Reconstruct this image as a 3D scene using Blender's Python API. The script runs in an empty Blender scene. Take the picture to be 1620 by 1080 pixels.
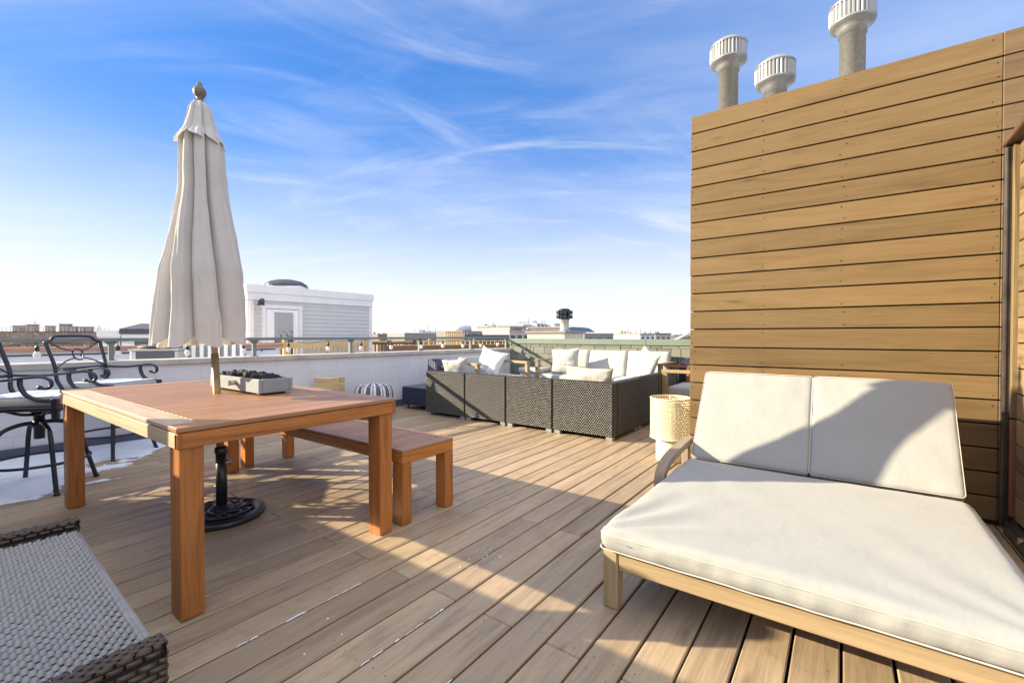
import bpy, math, random
from mathutils import Vector, Matrix, noise
R = math.radians
rnd = random.Random(7)
S = bpy.context.scene
COL = S.collection

# ------------------------------------------------------------------ camera, sky, sun, exposure
EYE = Vector((0, 0, 1.10)); FPX = 715.0
PITCH = R(0.7612); YAW = R(53.8)
cd = bpy.data.cameras.new("camera"); cam = bpy.data.objects.new("camera", cd); COL.objects.link(cam)
cd.sensor_width = 36; cd.lens = 36 * FPX / 1620; cd.clip_start = .02; cd.clip_end = 9000
cam.location = EYE; cam.rotation_euler = (R(90) - PITCH, 0, -YAW)
YAWB = YAW
S.camera = cam
FW = Vector((math.sin(YAW), math.cos(YAW), 0)); RT = Vector((FW.y, -FW.x, 0))

SUN_FROM = Vector((-1.50, 2.325, 1.0)).normalized()
EL = math.asin(SUN_FROM.z)
sd = bpy.data.lights.new("sun", 'SUN'); so = bpy.data.objects.new("sun", sd); COL.objects.link(so)
sd.energy = 4.7; sd.angle = R(0.45); sd.color = (1.0, 0.85, 0.58)
so.rotation_euler = (-SUN_FROM).to_track_quat('-Z', 'Y').to_euler(); so.location = (-6, 10, 8)

W = bpy.data.worlds.new("World"); S.world = W; W.use_nodes = True
nt = W.node_tree; N = nt.nodes; L = nt.links; N.clear()
def wn(t, **k):
    n = N.new(t)
    for a, b in k.items(): setattr(n, a, b)
    return n
sky = wn('ShaderNodeTexSky', sky_type='NISHITA', sun_disc=False, sun_elevation=EL,
         sun_rotation=math.atan2(SUN_FROM.x, SUN_FROM.y), air_density=1.0, dust_density=0.25, ozone_density=2.2, altitude=200)
tc = wn('ShaderNodeTexCoord'); sx = wn('ShaderNodeSeparateXYZ'); L.new(tc.outputs['Generated'], sx.inputs[0])
def wm(op, a, b=None, c=None):
    n = wn('ShaderNodeMath', operation=op)
    for i, v in enumerate((a, b, c)):
        if v is None: continue
        if isinstance(v, (int, float)): n.inputs[i].default_value = v
        else: L.new(v, n.inputs[i])
    return n.outputs[0]
zc = wm('MAXIMUM', sx.outputs[2], 0.0); zd = wm('ADD', zc, 0.16)
cx = wm('DIVIDE', sx.outputs[0], zd); cy = wm('DIVIDE', sx.outputs[1], zd)
cb = wn('ShaderNodeCombineXYZ'); L.new(cx, cb.inputs[0]); L.new(cy, cb.inputs[1])
def cloud(rot, scl, nscale, detail, dist, lo, hi, off):
    vr = wn('ShaderNodeVectorRotate', rotation_type='Z_AXIS'); vr.inputs['Angle'].default_value = R(rot); L.new(cb.outputs[0], vr.inputs[0])
    mp = wn('ShaderNodeMapping'); mp.inputs['Scale'].default_value = (*scl, 1); mp.inputs['Location'].default_value = off
    L.new(vr.outputs[0], mp.inputs[0])
    n = wn('ShaderNodeTexNoise'); n.inputs['Scale'].default_value = nscale; n.inputs['Detail'].default_value = detail
    n.inputs['Roughness'].default_value = .6; n.inputs['Distortion'].default_value = dist
    L.new(mp.outputs[0], n.inputs[0])
    r = wn('ShaderNodeMapRange', interpolation_type='SMOOTHSTEP'); r.inputs[1].default_value = lo; r.inputs[2].default_value = hi
    L.new(n.outputs[0], r.inputs[0]); return r.outputs[0]
wisp = wm('MULTIPLY', cloud(64, (.55, 1.9), 1.5, 8, 1.2, .44, .92, (5.3, 1.9, 0)), cloud(60, (.6, .9), .8, 3, .3, .42, .66, (1.2, 5.5, 0)))
veil = cloud(48, (.35, 1.0), .75, 6, .5, .40, .80, (7.7, 2.2, 0))
wisp2 = wm('MULTIPLY', cloud(38, (.7, 1.7), 1.1, 8, 1.5, .45, .95, (9.2, 6.1, 0)), cloud(80, (.8, .8), .6, 2, .2, .44, .62, (4.4, 8.3, 0)))
cl = wm('ADD', wm('MULTIPLY', wm('MAXIMUM', wisp, wisp2), .72), wm('MULTIPLY', veil, .46))
ov = wn('ShaderNodeMapRange', interpolation_type='SMOOTHSTEP'); L.new(zc, ov.inputs[0]); ov.inputs[1].default_value = .62; ov.inputs[2].default_value = .85; ov.inputs[4].default_value = .9  # added cloud veil overhead, above the frame, to lift the shade
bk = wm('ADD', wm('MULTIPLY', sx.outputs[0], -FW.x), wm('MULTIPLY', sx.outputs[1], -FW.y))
ob_ = wn('ShaderNodeMapRange', interpolation_type='SMOOTHSTEP'); L.new(bk, ob_.inputs[0]); ob_.inputs[1].default_value = .0; ob_.inputs[2].default_value = .55; ob_.inputs[4].default_value = .85  # added cloud bank behind the camera, fills shaded sides that face it
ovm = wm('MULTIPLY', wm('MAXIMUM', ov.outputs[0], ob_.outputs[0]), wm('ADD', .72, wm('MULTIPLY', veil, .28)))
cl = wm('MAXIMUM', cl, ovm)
hz = wn('ShaderNodeMapRange', interpolation_type='SMOOTHSTEP'); L.new(zc, hz.inputs[0])
hz.inputs[1].default_value = 0.40; hz.inputs[2].default_value = 0.0
hz.inputs[3].default_value = 0.0; hz.inputs[4].default_value = .78
cl = wm('MINIMUM', wm('ADD', cl, wm('MULTIPLY', hz.outputs[0], wm('SUBTRACT', 1.0, cl))), 1.0)
hs = wn('ShaderNodeHueSaturation'); hs.inputs['Saturation'].default_value = 2.0; hs.inputs['Value'].default_value = 1.0
gm = wn('ShaderNodeGamma'); gm.inputs[1].default_value = .50; L.new(sky.outputs[0], gm.inputs[0]); L.new(gm.outputs[0], hs.inputs['Color'])
tn = wn('ShaderNodeMix', data_type='RGBA', blend_type='MULTIPLY'); tn.inputs[0].default_value = 1; L.new(hs.outputs[0], tn.inputs[6]); tn.inputs[7].default_value = (1.08, 1.03, 1.44, 1)
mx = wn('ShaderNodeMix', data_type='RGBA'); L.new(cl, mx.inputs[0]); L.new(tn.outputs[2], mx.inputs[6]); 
cc = wn('ShaderNodeMix', data_type='RGBA'); L.new(ovm, cc.inputs[0]); cc.inputs[6].default_value = (3.3, 3.35, 3.45, 1); cc.inputs[7].default_value = (6.0, 5.9, 5.7, 1); L.new(cc.outputs[2], mx.inputs[7])  # brighter white for the added fill clouds than for the visible ones
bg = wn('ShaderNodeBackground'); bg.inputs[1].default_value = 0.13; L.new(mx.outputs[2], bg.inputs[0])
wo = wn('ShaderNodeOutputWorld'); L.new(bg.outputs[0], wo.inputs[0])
S.view_settings.view_transform = 'Standard'; S.view_settings.look = 'None'; S.view_settings.gamma = 1
S.view_settings.exposure = 1.37
S.render.engine = 'CYCLES'
S.cycles.max_bounces = 6; S.cycles.diffuse_bounces = 4; S.cycles.use_denoising = True

# ------------------------------------------------------------------ materials
def _mat(name):
    m = bpy.data.materials.new(name); m.use_nodes = True
    t = m.node_tree; b = t.nodes['Principled BSDF']; return m, t, b
def _n(t, k, **kw):
    n = t.nodes.new(k)
    for a, b in kw.items(): setattr(n, a, b)
    return n
def _coord(t, src, scale, loc=None):
    if src == 'gco':
        a = _n(t, 'ShaderNodeAttribute', attribute_name='gco'); o = a.outputs['Vector']
    else:
        a = _n(t, 'ShaderNodeTexCoord'); o = a.outputs['Object']
    mp = _n(t, 'ShaderNodeMapping'); mp.inputs['Scale'].default_value = scale if isinstance(scale, tuple) else (scale,) * 3
    t.links.new(o, mp.inputs[0]); return mp.outputs[0]
def _noise(t, co, s=1.0, d=4, r=.55, dist=0):
    n = _n(t, 'ShaderNodeTexNoise'); n.inputs['Scale'].default_value = s; n.inputs['Detail'].default_value = d
    n.inputs['Roughness'].default_value = r; n.inputs['Distortion'].default_value = dist
    t.links.new(co, n.inputs[0]); return n.outputs[0]
def _ramp(t, f, stops):
    n = _n(t, 'ShaderNodeValToRGB'); e = n.color_ramp.elements
    while len(e) < len(stops): e.new(.5)
    for q, (p, c) in zip(e, stops): q.position = p; q.color = (*c, 1) if len(c) == 3 else c
    t.links.new(f, n.inputs[0]); return n.outputs[0]
def _mixc(t, f, a, b, mode='MIX'):
    n = _n(t, 'ShaderNodeMix', data_type='RGBA', blend_type=mode)
    for i, v in ((0, f), (6, a), (7, b)):
        if isinstance(v, (int, float)): n.inputs[i].default_value = v
        elif isinstance(v, tuple): n.inputs[i].default_value = (*v, 1)
        else: t.links.new(v, n.inputs[i])
    return n.outputs[2]
def _mr(t, f, a, b, c, d):
    n = _n(t, 'ShaderNodeMapRange'); t.links.new(f, n.inputs[0])
    for i, v in enumerate((a, b, c, d)): n.inputs[i + 1].default_value = v
    return n.outputs[0]
def _bump(t, b, h, st, dist=.01, prev=None):
    n = _n(t, 'ShaderNodeBump'); n.inputs['Strength'].default_value = st; n.inputs['Distance'].default_value = dist
    t.links.new(h, n.inputs['Height'])
    if prev: t.links.new(prev, n.inputs['Normal'])
    t.links.new(n.outputs[0], b.inputs['Normal']); return n.outputs[0]
def sc(c, k): return tuple(min(1, x * k) for x in c)
def plain(name, col, rough=.6, var=.12, scale=6, bump=.0, metal=0, spec=.5, bscale=60):
    m, t, b = _mat(name)
    f = _noise(t, _coord(t, 'o', scale), 1, 5, .6)
    t.links.new(_ramp(t, f, [(.3, sc(col, 1 - var)), (.7, sc(col, 1 + var))]), b.inputs['Base Color'])
    b.inputs['Roughness'].default_value = rough; b.inputs['Metallic'].default_value = metal
    b.inputs['Specular IOR Level'].default_value = spec
    if bump: _bump(t, b, _noise(t, _coord(t, 'o', bscale), 1, 3), bump, .004)
    return m
def wood(name, col, dark, rough=.55, var=.18, fine=1.0, bump=.25, stain=None, spec=.4, knots=True):
    """boards and rails: grain runs along gco.x, rnd shifts each piece"""
    m, t, b = _mat(name)
    a = _n(t, 'ShaderNodeAttribute', attribute_name='rnd')
    g1 = _noise(t, _coord(t, 'gco', (1.1, 13 * fine, 13 * fine)), 1, 5, .6, 1.2)
    g2 = _noise(t, _coord(t, 'gco', (4.5, 120 * fine, 120 * fine)), 1, 4, .6, .25)
    g3 = _noise(t, _coord(t, 'gco', (1.6, 2.6, 2.6)), 1, 3, .5)
    c = _ramp(t, g1, [(.28, dark), (.50, col), (.75, sc(col, 1.12))])
    c = _mixc(t, _mr(t, g2, .40, .68, .0, .5), c, dark)
    c = _mixc(t, _mr(t, g3, .35, .7, 0, .35), c, sc(col, 1.15))
    if knots:
        v = _n(t, 'ShaderNodeTexVoronoi'); v.inputs['Scale'].default_value = 1.0
        t.links.new(_coord(t, 'gco', (1.6, 7.0, 7.0)), v.inputs[0])
        c = _mixc(t, _mr(t, v.outputs[0], .03, .13, .55, 0), c, sc(dark, .55))
    c = _mixc(t, 1.0, c, _ramp(t, a.outputs['Fac'], [(0, (1 - var,) * 3), (1, (1 + var * .4,) * 3)]), 'MULTIPLY')
    if stain:
        s = _noise(t, _coord(t, 'o', 1.3), 1, 6, .65)
        c = _mixc(t, _mr(t, s, .45, .75, 0, .45), c, stain)
        s2 = _noise(t, _coord(t, 'o', 7.0), 1, 4, .7)
        c = _mixc(t, _mr(t, s2, .54, .76, 0, .38), c, sc(dark, .8))
    t.links.new(c, b.inputs['Base Color'])
    b.inputs['Roughness'].default_value = rough; b.inputs['Specular IOR Level'].default_value = spec
    h = _mixc(t, .45, g1, g2)
    if bump: _bump(t, b, h, bump, .004)
    return m
def fabric(name, col, weave=700, rough=.9, bump=.15, trans=0, soil=.08):
    m, t, b = _mat(name)
    f = _noise(t, _coord(t, 'o', 5), 1, 6, .6)
    w = _noise(t, _coord(t, 'o', (weave, weave * .6, weave)), 1, 2)
    c = _ramp(t, f, [(.3, sc(col, 1 - soil)), (.65, col)])
    c = _mixc(t, _mr(t, w, .3, .7, 0, .22), c, sc(col, .72))
    t.links.new(c, b.inputs['Base Color']); b.inputs['Roughness'].default_value = rough
    b.inputs['Specular IOR Level'].default_value = .25; b.inputs['Sheen Weight'].default_value = .15
    wr = _noise(t, _coord(t, 'o', (14, 24, 14)), 1, 5, .55, .8)
    n1 = _bump(t, b, wr, bump, .02)
    _bump(t, b, w, .25, .001, n1)
    if trans:
        tr = _n(t, 'ShaderNodeBsdfTranslucent'); t.links.new(c, tr.inputs[0])
        mxs = _n(t, 'ShaderNodeMixShader'); mxs.inputs[0].default_value = trans
        t.links.new(b.outputs[0], mxs.inputs[1]); t.links.new(tr.outputs[0], mxs.inputs[2])
        t.links.new(mxs.outputs[0], t.nodes['Material Output'].inputs[0])
    return m
def brickmat(name, c1, c2, mortar, w, h, ms, rough=.8, axis='XZ', bump=.4, bias=0):
    m, t, b = _mat(name)
    a = _n(t, 'ShaderNodeTexCoord'); s = _n(t, 'ShaderNodeSeparateXYZ'); t.links.new(a.outputs['Object'], s.inputs[0])
    k = _n(t, 'ShaderNodeCombineXYZ'); t.links.new(s.outputs['XYZ'.index(axis[0])], k.inputs[0]); t.links.new(s.outputs['XYZ'.index(axis[1])], k.inputs[1])
    br = _n(t, 'ShaderNodeTexBrick'); t.links.new(k.outputs[0], br.inputs[0])
    for i, v in (('Color1', c1), ('Color2', c2), ('Mortar', mortar)): br.inputs[i].default_value = (*v, 1)
    br.inputs['Scale'].default_value = 1; br.inputs['Brick Width'].default_value = w; br.inputs['Row Height'].default_value = h
    br.inputs['Mortar Size'].default_value = ms; br.inputs['Mortar Smooth'].default_value = .3; br.inputs['Bias'].default_value = bias
    f = _noise(t, _coord(t, 'o', 2.2), 1, 6, .65)
    c = _mixc(t, _mr(t, f, .4, .75, 0, .35), br.outputs[0], sc(c1, .78))
    st_ = _noise(t, _coord(t, 'o', (2.6, 2.6, .5)), 1, 5, .7)
    c = _mixc(t, _mr(t, st_, .52, .78, 0, .32), c, sc(c1, .62))
    t.links.new(c, b.inputs['Base Color']); b.inputs['Roughness'].default_value = rough
    inv = _mr(t, br.outputs['Fac'], 0, 1, 1, 0)
    n1 = _bump(t, b, inv, bump, .004); _bump(t, b, _noise(t, _coord(t, 'o', 70), 1, 3), .2, .003, n1)
    return m

M = {}
M['deck'] = wood('deck_wood', (.45, .338, .226), (.235, .172, .115), .50, .20, 1, .35, stain=(.35, .275, .205), spec=.35)
M['dark'] = plain('under_deck_dark', (.03, .022, .016), .9)
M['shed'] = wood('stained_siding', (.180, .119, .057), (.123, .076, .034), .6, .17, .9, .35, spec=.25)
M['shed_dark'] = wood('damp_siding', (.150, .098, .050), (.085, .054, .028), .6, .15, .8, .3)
M['weath'] = wood('weathered_siding', (.27, .195, .105), (.12, .078, .042), .7, .25, .8, .4, spec=.2)
M['table'] = wood('eucalyptus', (.47, .178, .045), (.22, .062, .012), .42, .14, 1.3, .15, spec=.45, knots=False)
M['tabletop'] = wood('eucalyptus_worn', (.38, .20, .105), (.24, .11, .052), .48, .14, 1.3, .15, spec=.5, knots=False)
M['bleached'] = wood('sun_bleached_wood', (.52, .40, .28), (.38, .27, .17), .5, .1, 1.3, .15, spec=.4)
M['teak'] = wood('weathered_teak', (.37, .275, .165), (.23, .165, .095), .6, .12, 1.4, .2, spec=.3)
M['greyteak'] = wood('grey_teak', (.34, .27, .20), (.20, .15, .11), .65, .12, 1.4, .25, spec=.3)
M['pine'] = wood('pine_boards', (.62, .43, .20), (.45, .28, .11), .6, .15, 1, .1)
M['brownwood'] = wood('brown_fence_wood', (.20, .125, .07), (.10, .06, .035), .75, .2, .8, .2)
M['jenga'] = wood('pine_blocks', (.66, .50, .28), (.50, .34, .16), .6, .12, 1.5, .1)
M['cushion'] = fabric('cream_canvas', (.34, .345, .345), soil=.06, bump=.09)
M['white_fab'] = fabric('white_canvas', (.45, .455, .46), soil=.03, bump=.10)
M['umb'] = fabric('parasol_cloth', (.70, .68, .66), bump=.25, trans=.15, soil=.10)
M['beige_fab'] = fabric('beige_linen', (.50, .485, .455), bump=.35)
M['pipe_dark'] = plain('dark_piping', (.10, .09, .06), .8)
M['piping'] = plain('cream_piping', (.50, .48, .44), .8, .05)
M['wicker'] = plain('charcoal_wicker', (.066, .063, .060), .40, .3, 30, spec=1.0)
M['wicker_in'] = plain('wicker_core', (.010, .009, .008), .9)
M['wicker_blue'] = plain('slate_wicker', (.038, .048, .115), .45, .2, 30, spec=.5)
M['wickerlt'] = plain('bronze_wicker', (.27, .255, .26), .30, .12, 30, spec=.9)
M['wickerdk'] = plain('dark_bronze_wicker', (.050, .028, .016), .38, .4, 40, spec=.6)
M['iron'] = plain('dark_blue_iron', (.022, .028, .045), .38, .3, 20, .1, .2, .6)
M['black'] = plain('black_plastic', (.015, .017, .026), .35, .2, 20, .1, 0, .6)
M['gunmetal'] = plain('pole_bronze', (.30, .21, .10), .45, .35, 14, .1, .4)
M['finial'] = plain('finial_taupe', (.16, .135, .115), .45, .1)
M['galv'] = plain('galvanised_steel', (.46, .46, .42), .48, .28, 22, .15, .55)
M['galvrust'] = plain('stained_steel', (.36, .365, .35), .46, .16, 40, .1, .5)
M['alu'] = plain('spun_aluminium', (.36, .37, .38), .40, .06, 12, .0, .6)
M['concrete'] = plain('cast_concrete', (.26, .28, .315), .75, .07, 8, .1)
M['lava'] = plain('lava_rock', (.035, .034, .036), .85, .5, 40, .6)
M['coping'] = plain('coping_concrete', (.50, .475, .45), .85, .22, 5, .3)
M['block'] = brickmat('painted_block', (.79, .80, .86), (.76, .77, .83), (.68, .69, .74), .4064, .2032, .005, .7, 'XZ', .25)
M['rail'] = plain('grey_green_paint', (.20, .235, .235), .45, .08, 6)
M['capgreen'] = plain('green_metal_cap', (.165, .215, .175), .42, .08, 3)
M['flash'] = plain('dark_flashing', (.045, .036, .034), .32, .5, 9, .1, .1)
M['brownmetal'] = plain('brown_cap_metal', (.11, .065, .048), .5, .2, 5)
M['snow'] = plain('snow', (.78, .84, .95), .75, .03, 8, .35, 0, .3)
M['lamp'] = plain('cream_enamel', (.78, .70, .50), .45, .05)
M['bulb'] = plain('frosted_bulb', (.82, .80, .76), .15, .05)
M['whitepaint'] = plain('white_paint', (.74, .74, .76), .5, .04)
M['siding'] = plain('pale_grey_siding', (.55, .555, .57), .6, .04, 3)
M['door'] = plain('white_door_paint', (.80, .80, .83), .4, .03)
M['tanchase'] = plain('tan_stucco', (.55, .48, .38), .85, .12, 6, .2)
M['greychase'] = plain('grey_panel', (.24, .235, .235), .85, .1, 4)
M['dome'] = plain('smoked_dome', (.08, .07, .08), .2, .1)
M['roofdark'] = plain('dark_roof', (.075, .085, .11), .7, .2, 3, .2)
M['roofgrey'] = plain('grey_roof', (.30, .27, .26), .8, .15, 4, .2)
M['membrane'] = plain('white_roof_membrane', (.62, .64, .70), .6, .06, 2)
M['redcoping'] = plain('clay_red_coping', (.36, .20, .14), .7, .15, 6)
M['ac'] = plain('beige_ac_paint', (.40, .40, .38), .5, .06)
M['grille'] = plain('dark_grille', (.05, .055, .08), .6, .2, 30)
M['glassdark'] = plain('window_glass', (.06, .075, .10), .08, .2, .6)
M['ground'] = plain('city_ground', (.20, .18, .16), .9, .35, .02)
M['twig'] = plain('bare_twigs', (.30, .24, .20), .9, .35, 4)
M['treeline'] = plain('winter_tree_mass', (.13, .115, .105), .9, .4, .3)
M['cover'] = plain('black_vinyl_cover', (.012, .013, .022), .45, .3, 10, .2)
M['slate'] = plain('slate_grey_plank', (.10, .115, .165), .6, .12, 8)
M['greywash'] = plain('pale_grey_wash', (.62, .63, .66), .7, .05)
M['redwood'] = wood('redwood_stain', (.25, .10, .05), (.13, .05, .025), .6, .12, 1, .15)
def stripes():
    m, t, b = _mat('striped_cotton')
    a = _n(t, 'ShaderNodeAttribute', attribute_name='gco'); s = _n(t, 'ShaderNodeSeparateXYZ'); t.links.new(a.outputs['Vector'], s.inputs[0])
    mo = _n(t, 'ShaderNodeMath', operation='FRACT'); t.links.new(s.outputs[0], mo.inputs[0])
    wv = _noise(t, _coord(t, 'gco', (60, 90, 1)), 1, 2)
    navy = _mixc(t, _mr(t, wv, .50, .60, 0, .4), (.035, .04, .09), (.75, .75, .78))
    st = _n(t, 'ShaderNodeValToRGB'); st.color_ramp.interpolation = 'CONSTANT'
    e = st.color_ramp.elements
    for p, v in ((.0, 0), (.46, 1), (.60, 0), (.66, 1), (.70, 0), (.76, 1)):
        q = e.new(p); q.color = (v, v, v, 1)
    e.remove(e[0]); e[-1].color = (1, 1, 1, 1)
    t.links.new(mo.outputs[0], st.inputs[0])
    c = _mixc(t, st.outputs[0], navy, (.76, .76, .78))
    t.links.new(c, b.inputs['Base Color']); b.inputs['Roughness'].default_value = .9
    return m
M['stripe'] = stripes()
def floral():
    m, t, b = _mat('blue_floral_cotton')
    n = _noise(t, _coord(t, 'gco', 9), 1, 3, .5, 2.5); n2 = _noise(t, _coord(t, 'gco', 3.2), 1, 2)
    f = _ramp(t, n, [(.50, (0, 0, 0)), (.54, (1, 1, 1)), (.57, (1, 1, 1)), (.61, (0, 0, 0))])
    f = _mixc(t, 1.0, f, _ramp(t, n2, [(.42, (0, 0, 0)), (.58, (1, 1, 1))]), 'MULTIPLY')
    t.links.new(_mixc(t, f, (.76, .77, .80), (.22, .30, .52)), b.inputs['Base Color']); b.inputs['Roughness'].default_value = .9
    return m
M['floral'] = floral()
def doorglass():
    m, t, b = _mat('reflecting_door_glass')
    b.inputs['Base Color'].default_value = (.30, .31, .34, 1); b.inputs['Metallic'].default_value = .85; b.inputs['Roughness'].default_value = .04
    _bump(t, b, _noise(t, _coord(t, 'o', (5, 5, 2.5)), 1, 2), .25, .02)
    return m
M['doorglass'] = doorglass()
def shinglemat():
    m, t, b = _mat('asphalt_shingle')
    a = _n(t, 'ShaderNodeAttribute', attribute_name='rnd')
    g = _noise(t, _coord(t, 'o', 130), 1, 2)
    c = _ramp(t, a.outputs['Fac'], [(0, (.15, .16, .145)), (.5, (.19, .20, .175)), (1, (.25, .25, .22))])
    c = _mixc(t, _mr(t, g, .35, .7, 0, .4), c, (.13, .14, .12))
    t.links.new(c, b.inputs['Base Color']); b.inputs['Roughness'].default_value = .9
    _bump(t, b, g, .5, .003); return m
M['shingle'] = shinglemat()

# ------------------------------------------------------------------ mesh builder
class MB:
    def __init__(s): s.v = []; s.f = []; s.mi = []; s.sm = []; s.rn = []; s.g = []; s.m = 0
    def add(s, vs, fs, smooth=False, gco=None, r=None, mat=None):
        o = len(s.v); s.v += [tuple(p) for p in vs]
        s.g += [tuple(p) for p in (gco if gco else vs)]
        s.f += [tuple(i + o for i in f) for f in fs]
        k = len(fs); s.mi += [s.m if mat is None else mat] * k; s.sm += [smooth] * k
        s.rn += [rnd.random() if r is None else r] * k
    def box(s, c, d, b=.004, grain=None, rot=None, r=None, mat=None, taper=None):
        hx, hy, hz = d[0] / 2, d[1] / 2, d[2] / 2
        b = min(b, hx * .9, hy * .9, hz * .9)
        vs = []; ix = {}
        for sx_ in (-1, 1):
            for sy_ in (-1, 1):
                for sz_ in (-1, 1):
                    for ax in range(3):
                        p = [sx_ * (hx - b), sy_ * (hy - b), sz_ * (hz - b)]
                        p[ax] = (sx_ * hx, sy_ * hy, sz_ * hz)[ax]
                        ix[(sx_, sy_, sz_, ax)] = len(vs); vs.append(Vector(p))
        fs = []
        def q(lst):
            a = [vs[i] for i in lst]; n = (a[1] - a[0]).cross(a[2] - a[0]); cc = sum(a, Vector()) / len(a)
            fs.append(tuple(lst) if n.dot(cc) > 0 else tuple(reversed(lst)))
        for s1 in (-1, 1):
            q([ix[(s1, a, c_, 0)] for a, c_ in ((-1, -1), (1, -1), (1, 1), (-1, 1))])
            q([ix[(a, s1, c_, 1)] for a, c_ in ((-1, -1), (1, -1), (1, 1), (-1, 1))])
            q([ix[(a, c_, s1, 2)] for a, c_ in ((-1, -1), (1, -1), (1, 1), (-1, 1))])
            for s2 in (-1, 1):
                q([ix[(s1, s2, -1, 0)], ix[(s1, s2, 1, 0)], ix[(s1, s2, 1, 1)], ix[(s1, s2, -1, 1)]])
                q([ix[(s1, -1, s2, 0)], ix[(s1, 1, s2, 0)], ix[(s1, 1, s2, 2)], ix[(s1, -1, s2, 2)]])
                q([ix[(-1, s1, s2, 1)], ix[(1, s1, s2, 1)], ix[(1, s1, s2, 2)], ix[(-1, s1, s2, 2)]])
                for s3 in (-1, 1): q([ix[(s1, s2, s3, 0)], ix[(s1, s2, s3, 1)], ix[(s1, s2, s3, 2)]])
        if grain is None: grain = max(range(3), key=lambda i: d[i])
        off = Vector((rnd.uniform(0, 40), rnd.uniform(0, 40), rnd.uniform(0, 40)))
        gp = [Vector((p[grain], p[(grain + 1) % 3], p[(grain + 2) % 3])) + off for p in vs]
        if taper:
            for p in vs:
                k = 1 + (taper - 1) * (.5 - p.z / d[2]); p.x *= k; p.y *= k
        mt = rot if rot is not None else Matrix.Identity(3)
        s.add([mt @ p + Vector(c) for p in vs], fs, False, gp, r, mat)
    def tube(s, pts, r, n=8, cap=True, mat=None, flat=None):
        pts = [Vector(p) for p in pts]; k = len(pts)
        rs = r if isinstance(r, (list, tuple)) else [r] * k
        vs = []; fs = []
        t0 = (pts[1] - pts[0]).normalized()
        u = t0.orthogonal().normalized() if abs(t0.z) > .95 else t0.cross(Vector((0, 0, 1))).normalized()
        for i, p in enumerate(pts):
            t_ = (pts[min(i + 1, k - 1)] - pts[max(i - 1, 0)]).normalized()
            u = (u - t_ * u.dot(t_)).normalized(); w = t_.cross(u)
            for j in range(n):
                a = 2 * math.pi * j / n
                e = flat or (1, 1)
                vs.append(p + u * math.cos(a) * rs[i] * e[0] + w * math.sin(a) * rs[i] * e[1])
        for i in range(k - 1):
            for j in range(n):
                fs.append((i * n + j, i * n + (j + 1) % n, (i + 1) * n + (j + 1) % n, (i + 1) * n + j))
        if cap: fs.append(tuple(reversed(range(n)))); fs.append(tuple((k - 1) * n + j for j in range(n)))
        g = [(p.z if False else i // n * .05, (i % n) * .01, 0) for i, p in enumerate(vs)]
        s.add(vs, fs, True, g, None, mat)
    def lathe(s, prof, c=(0, 0, 0), n=24, mat=None, smooth=True, mod=None, cap=True):
        vs = []; fs = []; c = Vector(c); k = len(prof); g = []
        for i, (r, z) in enumerate(prof):
            for j in range(n):
                a = 2 * math.pi * j / n
                rr = r * (mod(i, j) if mod else 1)
                vs.append(c + Vector((rr * math.cos(a), rr * math.sin(a), z))); g.append((a / (2 * math.pi), z, 0))
        for i in range(k - 1):
            for j in range(n):
                fs.append((i * n + j, i * n + (j + 1) % n, (i + 1) * n + (j + 1) % n, (i + 1) * n + j))
        if cap and prof[0][0] > 1e-4: fs.append(tuple(reversed(range(n))))
        if cap and prof[-1][0] > 1e-4: fs.append(tuple((k - 1) * n + j for j in range(n)))
        s.add(vs, fs, smooth, g, None, mat)
    def cushion(s, c, d, r=.03, puff=.02, seed=0, wrinkle=.004, rot=None, nx=28, ny=28, nz=6, mat=None, fn=None):
        hx, hy, hz = d[0] / 2, d[1] / 2, d[2] / 2
        def line(n, h):
            out = [-h]
            m_ = max(n, 4)
            inner = h - r
            edge = [-h + r * (1 - math.cos(math.pi / 2 * q / 3)) for q in range(0, 3)]
            mid = [-inner + 2 * inner * q / m_ for q in range(m_ + 1)]
            return edge + mid + [-e for e in reversed(edge)]
        X, Y, Z = line(nx, hx), line(ny, hy), line(nz, hz)
        vs = []; fs = []; idx = {}
        def vid(i, j, k):
            key = (i, j, k)
            if key not in idx:
                p = Vector((X[i], Y[j], Z[k]))
                inn = Vector((max(-hx + r, min(hx - r, p.x)), max(-hy + r, min(hy - r, p.y)), max(-hz + r, min(hz - r, p.z))))
                dd = p - inn
                if dd.length > 1e-9: p = inn + dd.normalized() * r
                a, b_ = p.x / hx, p.y / hy
                w = max(0, (1 - a ** 4) * (1 - b_ ** 4)); sg = p.z / hz
                p.z += puff * w * sg
                nn = noise.fractal(Vector((p.x * 6 + seed, p.y * 6, p.z * 6 + seed * 3)), .8, 2.0, 4)
                p += Vector((.25 * nn * (a), .25 * nn * b_, nn * sg)) * wrinkle
                if fn: p = fn(p)
                idx[key] = len(vs); vs.append(p)
            return idx[key]
        nX, nY, nZ = len(X) - 1, len(Y) - 1, len(Z) - 1
        for i in range(nX):
            for j in range(nY):
                fs.append((vid(i, j, 0), vid(i, j + 1, 0), vid(i + 1, j + 1, 0), vid(i + 1, j, 0)))
                fs.append((vid(i, j, nZ), vid(i + 1, j, nZ), vid(i + 1, j + 1, nZ), vid(i, j + 1, nZ)))
        for i in range(nX):
            for k in range(nZ):
                fs.append((vid(i, 0, k), vid(i + 1, 0, k), vid(i + 1, 0, k + 1), vid(i, 0, k + 1)))
                fs.append((vid(i, nY, k), vid(i, nY, k + 1), vid(i + 1, nY, k + 1), vid(i + 1, nY, k)))
        for j in range(nY):
            for k in range(nZ):
                fs.append((vid(0, j, k), vid(0, j, k + 1), vid(0, j + 1, k + 1), vid(0, j + 1, k)))
                fs.append((vid(nX, j, k), vid(nX, j + 1, k), vid(nX, j + 1, k + 1), vid(nX, j, k + 1)))
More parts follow.
